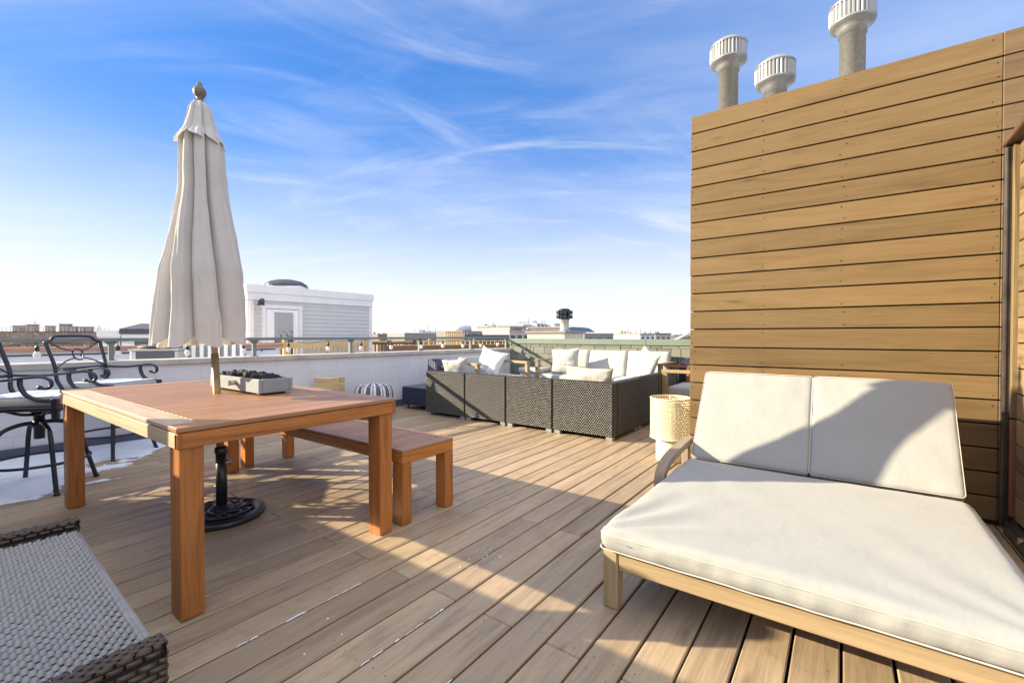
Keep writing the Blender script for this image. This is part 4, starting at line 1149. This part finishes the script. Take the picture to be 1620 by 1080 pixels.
lv = thing('louvred_screen', 'white and grey louvred metal screen behind the parasol', 'screen', (2.45, 7.9, -.2), R(-36))
for i in range(9):
    mb = MB(); mb.box((i * .105, 0, .60), (.05, .03, 1.16), .004); mb.build('slat', M['whitepaint'], lv)
mb = MB(); mb.box((.42, .03, .60), (.95, .02, 1.1), .003); mb.build('backing', M['rail'], lv)

# white sided bulkhead
nb_ = thing('white_bulkhead', 'pale grey clapboard roof bulkhead with white door and dark skylight dome', 'bulkhead', (5.47, 12.5, 0))
WL, WD, WH = 3.80, 3.2, 2.43
mb = MB(); mb.box((WL / 2, WD / 2 + .03, .5), (WL - .04, WD, 3.6), .004, mat=0)
z = -.9
while z < 2.02:
    for (c, d, r_) in (((WL / 2, 0, z), (WL - .16, .022, .118), rot('X', -11)), ((.02, WD / 2, z), (.022, WD - .1, .118), rot('Y', 11))): mb.box(c, d, .002, rot=r_)
    z += .1155
mb.build('siding', M['siding'], nb_)
for x in (.055, WL - .055): mb = MB(); mb.box((x, -.006, .55), (.11, .045, 3.0), .004); mb.build('corner_board', M['whitepaint'], nb_)
mb = MB(); mb.box((-.004, .078, .55), (.04, .12, 3.0), .004); mb.build('corner_board', M['whitepaint'], nb_)
mb = MB(); mb.box((WL / 2 - .04, WD / 2 - .02, 2.13), (WL + .06, WD + .1, .19), .01); mb.box((WL / 2 - .04, WD / 2 - .02, 2.33), (WL + .12, WD + .16, .21), .012); mb.build('fascia', M['whitepaint'], nb_)
dr = MB(); dr.box((.86, -.035, .86), (.88, .04, 1.90), .004); drm = dr.build('door', M['door'], nb_)
mb = MB(); mb.box((.88, -.058, 1.02), (.52, .012, 1.42), .003); mb.build('glass', M['doorglass'], drm)
mb = MB()
for x in (.36, 1.36): mb.box((x, -.03, .86), (.10, .07, 1.99), .004)
mb.box((.86, -.03, 1.88), (1.12, .075, .10), .004); mb.build('door_frame', M['whitepaint'], nb_)
mb = MB(); mb.tube([(1.22, -.07, .86), (1.22, -.11, .86), (1.14, -.11, .86)], .012, 6); mb.build('handle', M['galv'], drm)
mb = MB(); mb.lathe([(.85, 0), (.85, .10), (.80, .12)], (1.55, 1.1, 2.43), 4); mb.build('skylight_curb', M['whitepaint'], nb_)
mb = MB(); mb.lathe([(.62, .12), (.58, .20), (.45, .29), (.25, .34), (.0001, .355)], (1.55, 1.1, 2.43), 24); mb.build('skylight_dome', M['dome'], nb_)
wl = MB(); wl.tube(spline([(.34, -.02, 1.93), (.30, -.16, 1.98), (.24, -.25, 2.05), (.17, -.26, 2.04)], 5), .018, 8); wl.lathe([(.10, -.11), (.085, -.05), (.05, 0), (.03, .04), (.0001, .05)], (.17, -.26, 2.0), 16); wl.build('wall_lamp', M['iron'], nb_)
mp_ = MB(); mp_.tube([(-.25, 1.5, 2.2), (-.25, 1.5, 3.1)], .05, 10); mp_.lathe([(.11, 2.9), (.11, 2.93)], (-.25, 1.5, 0), 12); mp_.lathe([(.12, 3.0), (.12, 3.03)], (-.25, 1.5, 0), 12); mp_.build('vent_stack', M['galv'], nb_)

def wood_fence(label, a, b, z1, z0, posts, plank, mat, group='wooden deck railings on neighbouring roofs', step=.125, name='deck_railing'):
    a, b = Vector(a), Vector(b); L_ = (b - a).length; rz = math.atan2((b - a).y, (b - a).x)
    t = thing(name, label, 'railing', (a.x, a.y, 0), rz, group)
    for i in range(posts):
        mb = MB(); x = L_ * i / (posts - 1); mb.box((x, 0, (z1 + z0) / 2 + .03), (.095, .095, z1 - z0 + .06), .004, 2); mb.box((x, 0, z1 + .07), (.12, .12, .025), .008); mb.build('post', mat, t)
    mb = MB(); mb.box((L_ / 2, -.05, z1 - plank / 2), (L_, .03, plank), .004, 0); mb.box((L_ / 2, 0, z1 + .012), (L_, .13, .024), .004, 0); mb.box((L_ / 2, -.05, z0 + .08), (L_, .03, .08), .004, 0); mb.build('rail', mat, t)
    mb = MB(); n = int(L_ / step)
    for i in range(n): mb.box(((i + .5) * L_ / n, -.018, (z1 + z0) / 2), (.04, .036, z1 - z0 - .02), .003, 2)
    mb.build('balusters', mat, t)
wood_fence('new pine deck railing with broad top board in front of the white bulkhead', (4.65, 11.45, 0), (8.3, 11.45, 0), .90, -.1, 4, .13, M['pine'])
wood_fence('short pine balustrade beside the air conditioner', (3.1, 11.9, 0), (4.55, 11.5, 0), .82, -.1, 3, .05, M['pine'])
wood_fence('far pine deck railing above the brown board fence', (10.5, 17.5, 0), (24.0, 12.5, 0), .84, -.2, 7, .05, M['pine'], step=.24)
wood_fence('dark stained deck railing right of the white bulkhead', (9.4, 13.2, 0), (11.2, 12.6, 0), .84, -.2, 3, .05, M['brownwood'])
bf = thing('board_fence', 'long brown horizontal board fence on the next roof deck', 'fence', (8.3, 10.4, 0), math.atan2(-2.2, 7.4))
mb = MB()
for i in range(5): mb.box((3.9, 0, .72 - i * .16), (7.8, .03, .155), .003, 0)
mb.build('boards', M['brownwood'], bf)
mb = MB(); mb.box((3.9, 0, .81), (7.9, .09, .022), .003, 0); mb.build('cap', M['pine'], bf)
for i in range(4): mb = MB(); mb.box((i * 2.6, .05, .3), (.09, .07, 1.0), .003, 2); mb.build('post', M['brownwood'], bf)
ss = thing('slatted_screen', 'tall upright pine slat screen standing above the far deck railing', 'screen', tuple(far(704, 24)), 0)
v_ = (far(731, 24.6) - far(704, 24)); ss.rotation_euler.z = math.atan2(v_.y, v_.x)
mb = MB()
for i in range(8): mb.box((.055 + i * v_.length / 8, 0, .48), (.075, .03, 1.66), .004, 2)
mb.build('slats', M['pine'], ss)
mb = MB()
for z in (.1, 1.27): mb.box((v_.length / 2, .03, z), (v_.length, .03, .06), .004, 0)
mb.build('frame', M['pine'], ss)

# chimney chase and turbine-like flue beyond the shingled parapet
p = far(893, 14)
ch_ = thing('chimney_chase', 'low tan stucco chimney chase beyond the green capped parapet', 'chimney', (p.x, p.y, 0))
mb = MB(); mb.box((0, .32, .3), (1.2, 1.35, 1.75), .02); mb.build('body', M['tanchase'], ch_)
mb = MB(); mb.box((0, .32, 1.20), (1.3, 1.45, .07), .01); mb.build('cap', M['greychase'], ch_)
fl2 = thing('louvred_flue', 'grey round flue with dark square louvred cowl on the tan chimney chase', 'flue', (p.x, p.y, 1.236))
mb = MB(); mb.lathe([(.16, 0), (.15, .03), (.135, .04), (.135, .33), (.15, .34), (.15, .36)], n=24); mb.build('pipe', M['galv'], fl2)
mb = MB()
mb.lathe([(.12, .34), (.18, .38), (.18, .64), (.20, .65), (.12, .69), (.0001, .70)], n=8)
for q in range(6):
    a = R(q * 60 + 20); rm = rot('Z', math.degrees(a))
    for zz in (.44, .57):
        for yy in (-.055, .055): mb.box(rm @ Vector((.20, yy, zz)), (.07, .085, .105), .006, rot=rm)
mb.build('cowl', M['iron'], fl2)

# slate house and brick terrace on the left horizon
d = 30; p = far(180, d)
ho = thing('hip_roof_house', 'cream house with dark hipped roof and navy fascia beyond the red coping', 'house', (p.x, p.y, 0))
a = far(192, d); b = far(272, d + 1.5); v_ = b - a; ho.location = (a.x, a.y, 0); ho.rotation_euler.z = math.atan2(v_.y, v_.x); hl_ = v_.length
mb = MB(); mb.box((hl_ / 2, 3, -4.3), (hl_, 6, 11.0), .02); mb.build('wall', M['whitepaint'], ho)
mb = MB(); mb.box((hl_ / 2, 3, 1.37), (hl_ + .2, 6.2, .34), .02); mb.build('fascia', M['roofdark'], ho)
mb = MB(); h0 = 1.54
q = [(-.1, -.1, h0), (hl_ + .1, -.1, h0), (hl_ + .1, 6.1, h0), (-.1, 6.1, h0), (hl_ * .30, 2.4, h0 + .42), (hl_ * .75, 2.4, h0 + .42)]
mb.add(q, [(0, 1, 5, 4), (1, 2, 5), (2, 3, 4, 5), (3, 0, 4)]); mb.build('roof', M['roofdark'], ho)
mb = MB(); mb.box((hl_ * .50, -.02, .46), (hl_ * .50, .06, .5), .01); mb.build('window', M['glassdark'], ho)
mb = MB(); mb.box((-.62, 1.5, 1.22), (1.2, 3.0, .44), .02); mb.box((-.62, 1.5, -4.0), (1.1, 2.9, 10.1), .02); mb.build('side_wing', M['whitepaint'], ho)
M['terrace'] = brickmat('terrace_brick', (.25, .17, .13), (.32, .24, .19), (.36, .33, .30), .9, .35, .05, .85, 'XZ', .2)
d = 52; a = far(-90, d); b = far(172, d + 6); v_ = b - a
tr = thing('brick_terrace', 'long brown brick terrace with rooftop railing and dark chimneys at far left', 'building', (a.x, a.y, 0), math.atan2(v_.y, v_.x))
tl = v_.length
mb = MB(); mb.box((tl / 2, 4, -4.3), (tl, 8, 11.6), .03); mb.build('wall', M['terrace'], tr)
mb = MB(); mb.box((tl / 2, 4, 1.53), (tl + .2, 8.2, .10), .02); mb.build('cornice', M['brownmetal'], tr)
for px, w_, h_ in ((27, .8, .85), (56, .7, .7), (82, 1.0, .95), (95, .8, .65), (113, .55, .62), (124, .5, .62), (8, 1.3, .7), (-40, 1, .8)):
    x = (px + 90) / 262 * tl; mb = MB(); mb.box((x, 2.5, 1.58 + h_ / 2), (w_, .9, h_), .03); mb.box((x, 2.5, 1.6 + h_), (w_ + .12, 1.0, .08), .02); mb.build('chimney', M['roofgrey'], tr)
mb = MB()
for i in range(40): mb.box((tl * (i + .5) / 40, .6, 1.85), (.04, .04, .6), .004)
for z in (1.75, 1.95, 2.15): mb.box((tl / 2, .6, z), (tl, .03, .03), .004)
mb.build('roof_railing', M['greywash'], tr)

# bare winter trees in front of the terrace
def bare_tree(p, h, seed, label):
    t = thing('bare_tree', label, 'tree', (p.x, p.y, -10), 0, 'leafless street trees before the brick terrace')
    r_ = random.Random(seed); tk = MB(); cr = MB()
    tk.tube([(0, 0, 0), (.1, 0, h * .3), (.0, .1, h * .6)], [.22, .18, .12], 7)
    tips = []
    def grow(p0, dv, ln, rad, lvl, mbx):
        p1 = p0 + dv * ln
        mid = p0.lerp(p1, .5) + Vector((r_.uniform(-1, 1), r_.uniform(-1, 1), r_.uniform(-.4, .6))) * ln * .08
        mbx.tube([p0, mid, p1], [rad, rad * .8, rad * .6], 4, False)
        if lvl <= 0: return
        for q in range(4 if lvl > 1 else 5):
            nd = (dv + Vector((r_.uniform(-1, 1), r_.uniform(-1, 1), r_.uniform(-.35, .75))) * .85).normalized()
            grow(p0.lerp(p1, r_.uniform(.45, 1)), nd, ln * r_.uniform(.55, .8), rad * .6, lvl - 1, cr)
    for q in range(6):
        a = q * 1.05 + r_.random(); dv = Vector((math.cos(a) * .75, math.sin(a) * .75, .8)).normalized()
        grow(Vector((0, .05, h * r_.uniform(.45, .65))), dv, h * .20, .13, 4, tk)
    tk.build('trunk', M['twig'], t); cr.build('crown', M['twig'], t)
    return t
for i, (px, d, h) in enumerate(((14, 36, 11.0), (62, 40, 11.6), (104, 37, 11.0), (146, 43, 11.4))):
    bare_tree(far(px, d), h, 11 + i, 'leafless twiggy tree before the brick terrace at the far left, ' + ('first', 'second', 'third', 'fourth')[i] + ' from the picture edge')

# city blocks on the horizon
def block(name, label, px0, px1, ytop, d, mat, depth=12, skew=0, win=None, cap=None, extras=None):
    a, b = far(px0, d), far(px1, d + skew); v_ = b - a; zt = zat(ytop, d)
    t = thing(name, label, 'building', (a.x, a.y, 0), math.atan2(v_.y, v_.x)); l_ = v_.length
    mb = MB(); mb.box((l_ / 2, depth / 2, (zt - 10) / 2), (l_, depth, zt + 10), .05); mb.build('wall', mat, t)
    if cap: mb = MB(); mb.box((l_ / 2, depth / 2, zt + .12), (l_ + .3, depth + .3, .24), .02); mb.build('cornice', cap, t)
    if win:
        nx_, zs_, ww, hh = win
        for z in zs_:
            for i in range(nx_):
                mb = MB(); mb.box((l_ * (i + .5) / nx_, -.04, z), (ww, .12, hh), .01); mb.build('window', M['glassdark'], t)
    q_ = random.Random(int(px0 * 7 + px1))
    for i in range(q_.randint(1, 4)):
        w_, h_ = q_.uniform(.05, .14) * l_, q_.uniform(.25, .8) * d / 110
        mb = MB(); mb.box((q_.uniform(.1, .9) * l_, depth * q_.uniform(.2, .6), zt + h_ / 2), (w_, w_, h_), .03); mb.build('rooftop_unit', M[q_.choice(('roofgrey', 'greychase', 'dkbrick', 'apt'))], t)
    if q_.random() < .6:
        x_ = q_.uniform(.1, .9) * l_; h_ = q_.uniform(.8, 1.7) * d / 110
        mb = MB(); mb.tube([(x_, depth * .3, zt), (x_, depth * .3, zt + h_)], .05 * d / 110, 5); mb.build('mast', M['roofdark'], t)
    if extras: extras(t, l_, zt)
    return t
M['apt'] = plain('pale_apartment', (.56, .61, .70), .8, .08, .3)
M['tan'] = plain('tan_brick', (.46, .38, .35), .85, .1, .5)
M['rose'] = plain('rose_brick', (.50, .41, .40), .85, .1, .5)
M['blueglass'] = plain('blue_glass_tower', (.36, .44, .54), .25, .1, .1)
M['yellow'] = plain('yellow_stucco', (.62, .48, .27), .85, .08, .5)
M['dkbrick'] = plain('dark_brick', (.20, .16, .15), .85, .15, .6)
def drum(t, l_, zt):
    mb = MB(); mb.lathe([(l_ * .32, 0), (l_ * .32, 1.1), (l_ * .3, 1.3), (.01, 1.5)], (l_ * .55, 5, zt), 20); mb.build('roof_drum', M['apt'], t)
block('drum_building', 'small pale building with a round drum on its roof', 732, 768, 523, 110, M['greychase'], 10, 6, (3, (.9,), 1.2, 1.3), None, drum)
def balc(t, l_, zt):
    for z in (zt - 2.2, zt - 5.2):
        for i in range(3):
            mb = MB(); mb.box((l_ * (.40 + .22 * i), -.5, z - .6), (2.4, 1.0, .9), .03); mb.build('balcony', M['greychase'], t)
block('balcony_apartments', 'pale grey apartment block with rows of small balconies', 771, 808, 516.5, 150, M['apt'], 14, 14, (6, (-.6, 2.3), 1.7, 1.7), M['whitepaint'], balc)
block('rose_brick_building', 'long pinkish brick building left of the round flue', 806, 868, 524, 90, M['rose'], 14, 4, (6, (.6,), .9, 1.1), M['tan'])
block('upper_brick_building', 'brown brick block with dark parapet above the pinkish building', 807, 832, 517.5, 120, M['tan'], 14, 4, (4, (2.3,), 1.6, 1.3), M['dkbrick'])
block('blue_glass_building', 'hazy blue glass building on the skyline', 828, 848, 512.5, 300, M['blueglass'], 24, 20)
block('white_glass_building', 'hazy white and blue slab building right of the blue glass one', 849, 867, 511, 310, M['apt'], 24, 20, (3, (8, 5), 3.2, 1.6))
block('pale_slab_building', 'distant pale slab rising just left of the round flue', 877, 893, 511.5, 320, M['blueglass'], 24, 10)
block('brick_flats', 'dark red brick flats right of the round flue', 903, 925, 518, 130, M['dkbrick'], 14, 10, (4, (.9, -1.1), 1.2, 1.2), M['tan'])
def panels(t, l_, zt):
    for i in range(5): mb = MB(); mb.box((l_ * (.1 + .15 * i), 3, zt + .5), (1.0, 1.4, .06), .01, rot=rot('X', 25)); mb.build('solar_panel', M['glassdark'], t)
block('panel_roof_house', 'grey house with a row of dark solar panels on its roof', 925, 971, 527, 62, M['greychase'], 8, 4, (3, (.3,), 1.1, .9), None, panels)
block('yellow_house', 'yellow stucco house front on the right horizon', 982, 1001, 527.5, 95, M['yellow'], 8, 3, (2, (.6,), .5, .6))
block('small_white_house', 'small white house beside the yellow one', 1001, 1012, 528, 110, M['apt'], 8, 3, (2, (.6,), .7, .7))
block('brick_house', 'low brick house near the bulkhead edge on the horizon', 1037, 1061, 528.6, 100, M['tan'], 8, 4, (3, (.4,), .8, .7), M['dkbrick'])
block('grey_warehouse', 'low grey warehouse roofs right of the white bulkhead', 640, 700, 527, 140, M['greychase'], 14, 8, (6, (.2,), 1.6, .8), M['apt'])
block('pale_warehouse', 'pale flat-roofed warehouse behind the grey warehouse', 662, 690, 524, 190, M['apt'], 14, 8, (4, (1.2,), 2.0, .9))
block('navy_shed', 'long navy roofed shed below the balcony apartments', 735, 806, 529.2, 70, M['roofdark'], 9, 3, (5, (.0,), 1.2, .6))
block('dark_block', 'dark flat block farthest left on the skyline beyond the white bulkhead', 598, 632, 528, 160, M['dkbrick'], 12, 6, (4, (.2,), 1.4, .8))
block('cream_block', 'cream flat block between the rose brick building and the tan chase', 868, 880, 519, 140, M['apt'], 12, 6, (3, (1.4,), 1.1, 1.2))
block('far_brick_mill', 'distant brown mill roof left of the slat screen', 690, 704, 526, 170, M['dkbrick'], 12, 6, (3, (.8,), 1.6, .9))
block('corner_shop', 'low cream house with dark windows just right of the yellow house group', 1013, 1036, 529.5, 90, M['apt'], 8, 3, (3, (.5,), .6, .7), M['roofgrey'])
rail2 = thing('stair_rail', 'slanting pale stair rail rising behind the bulkhead edge', 'stair rail', tuple(far(1062, 17)))
mb = MB(); q0 = far(1062, 17, zat(541, 17)) - rail2.location; q1 = far(1102, 17, zat(521.5, 17)) - rail2.location
mb.tube([q0, q1], .05, 8); mb.tube([q1, (q1.x, q1.y, -.5)], .04, 8); mb.tube([(q0.x, q0.y, q0.z), (q0.x, q0.y, -.5)], .04, 8); mb.build('handrail', M['greywash'], rail2)

# far low wood and roofs that read as one mass along the horizon
mb = MB(); r_ = random.Random(5)
for i in range(520):
    px = r_.uniform(-200, 1700); d = r_.uniform(180, 900); p = far(px, d); s_ = r_.uniform(3, 9); h_ = 10 + zat(530.5 - r_.uniform(-1.0, 3.6) * (.5 + r_.random()), d) 
    h_ = max(5, min(h_, 18))
    n_ = 6; vs = [(p.x + s_ * math.cos(q * 1.047) * r_.uniform(.7, 1.2), p.y + s_ * math.sin(q * 1.047) * r_.uniform(.7, 1.2), -10 + h_ * r_.uniform(.8, .95)) for q in range(n_)]
    bs = [(v[0], v[1], -10) for v in vs]
    mb.add(vs + bs + [(p.x, p.y, -10 + h_)], [(q, (q + 1) % n_, 12) for q in range(n_)] + [(q, q + 6, (q + 1) % n_ + 6, (q + 1) % n_) for q in range(n_)])
tag(mb.build('treeline', M['treeline']), kind='stuff')

# bar counter just left of the view: its edge shades the near deck
bc = thing('bar_counter', 'solid wood outdoor bar counter behind the bar stools, left of the view', 'bar counter', (-.15, 0, 0))
mb = MB(); mb.box((-.35, 3.95, 1.055), (.72, 3.3, .05), .006, 1); mb.build('counter_top', M['tabletop'], bc)
mb = MB()
for i in range(22): mb.box((-.03, 2.37 + i * .144, .515), (.03, .138, 1.03), .003, 2)
mb.box((-.32, 2.36, .515), (.56, .03, 1.03), .003, 2); mb.box((-.66, 3.95, .515), (.03, 3.1, 1.03), .003, 1)
mb.build('front_panel', M['shed'], bc)
pt = thing('counter_shadow_pot', 'unseen tall narrow pot added on the bar counter for its shadow band', 'pot', (-.23, 3.56, 1.081))  # unseen pot put in to cast the band across the lit strip
mb = MB(); mb.lathe([(.05, 0), (.062, .01), (.072, .34), (.066, .345), (.06, .31), (.0001, .30)], n=24); mb.build('pot', M['concrete'], pt)
mb = MB(); mb.lathe([(.061, .305), (.0001, .32)], n=16); mb.build('soil', M['lava'], pt)

lb = thing('left_sky_blocker', 'unseen wood clad block added behind the bar counter to hold back the left sky', 'bulkhead', (-3.6, 0, 0))  # added out of view to cut sky glow on left-facing sides
mb = MB(); mb.box((-1.5, 2.4, 1.4), (3.0, 5.6, 2.8), .01); mb.build('core', M['dark'], lb)
mb = MB()
for i in range(20): mb.box((.012, 2.4, .07 + i * .14), (.024, 5.6, .134), .003, 1)
mb.build('siding', M['shed'], lb)
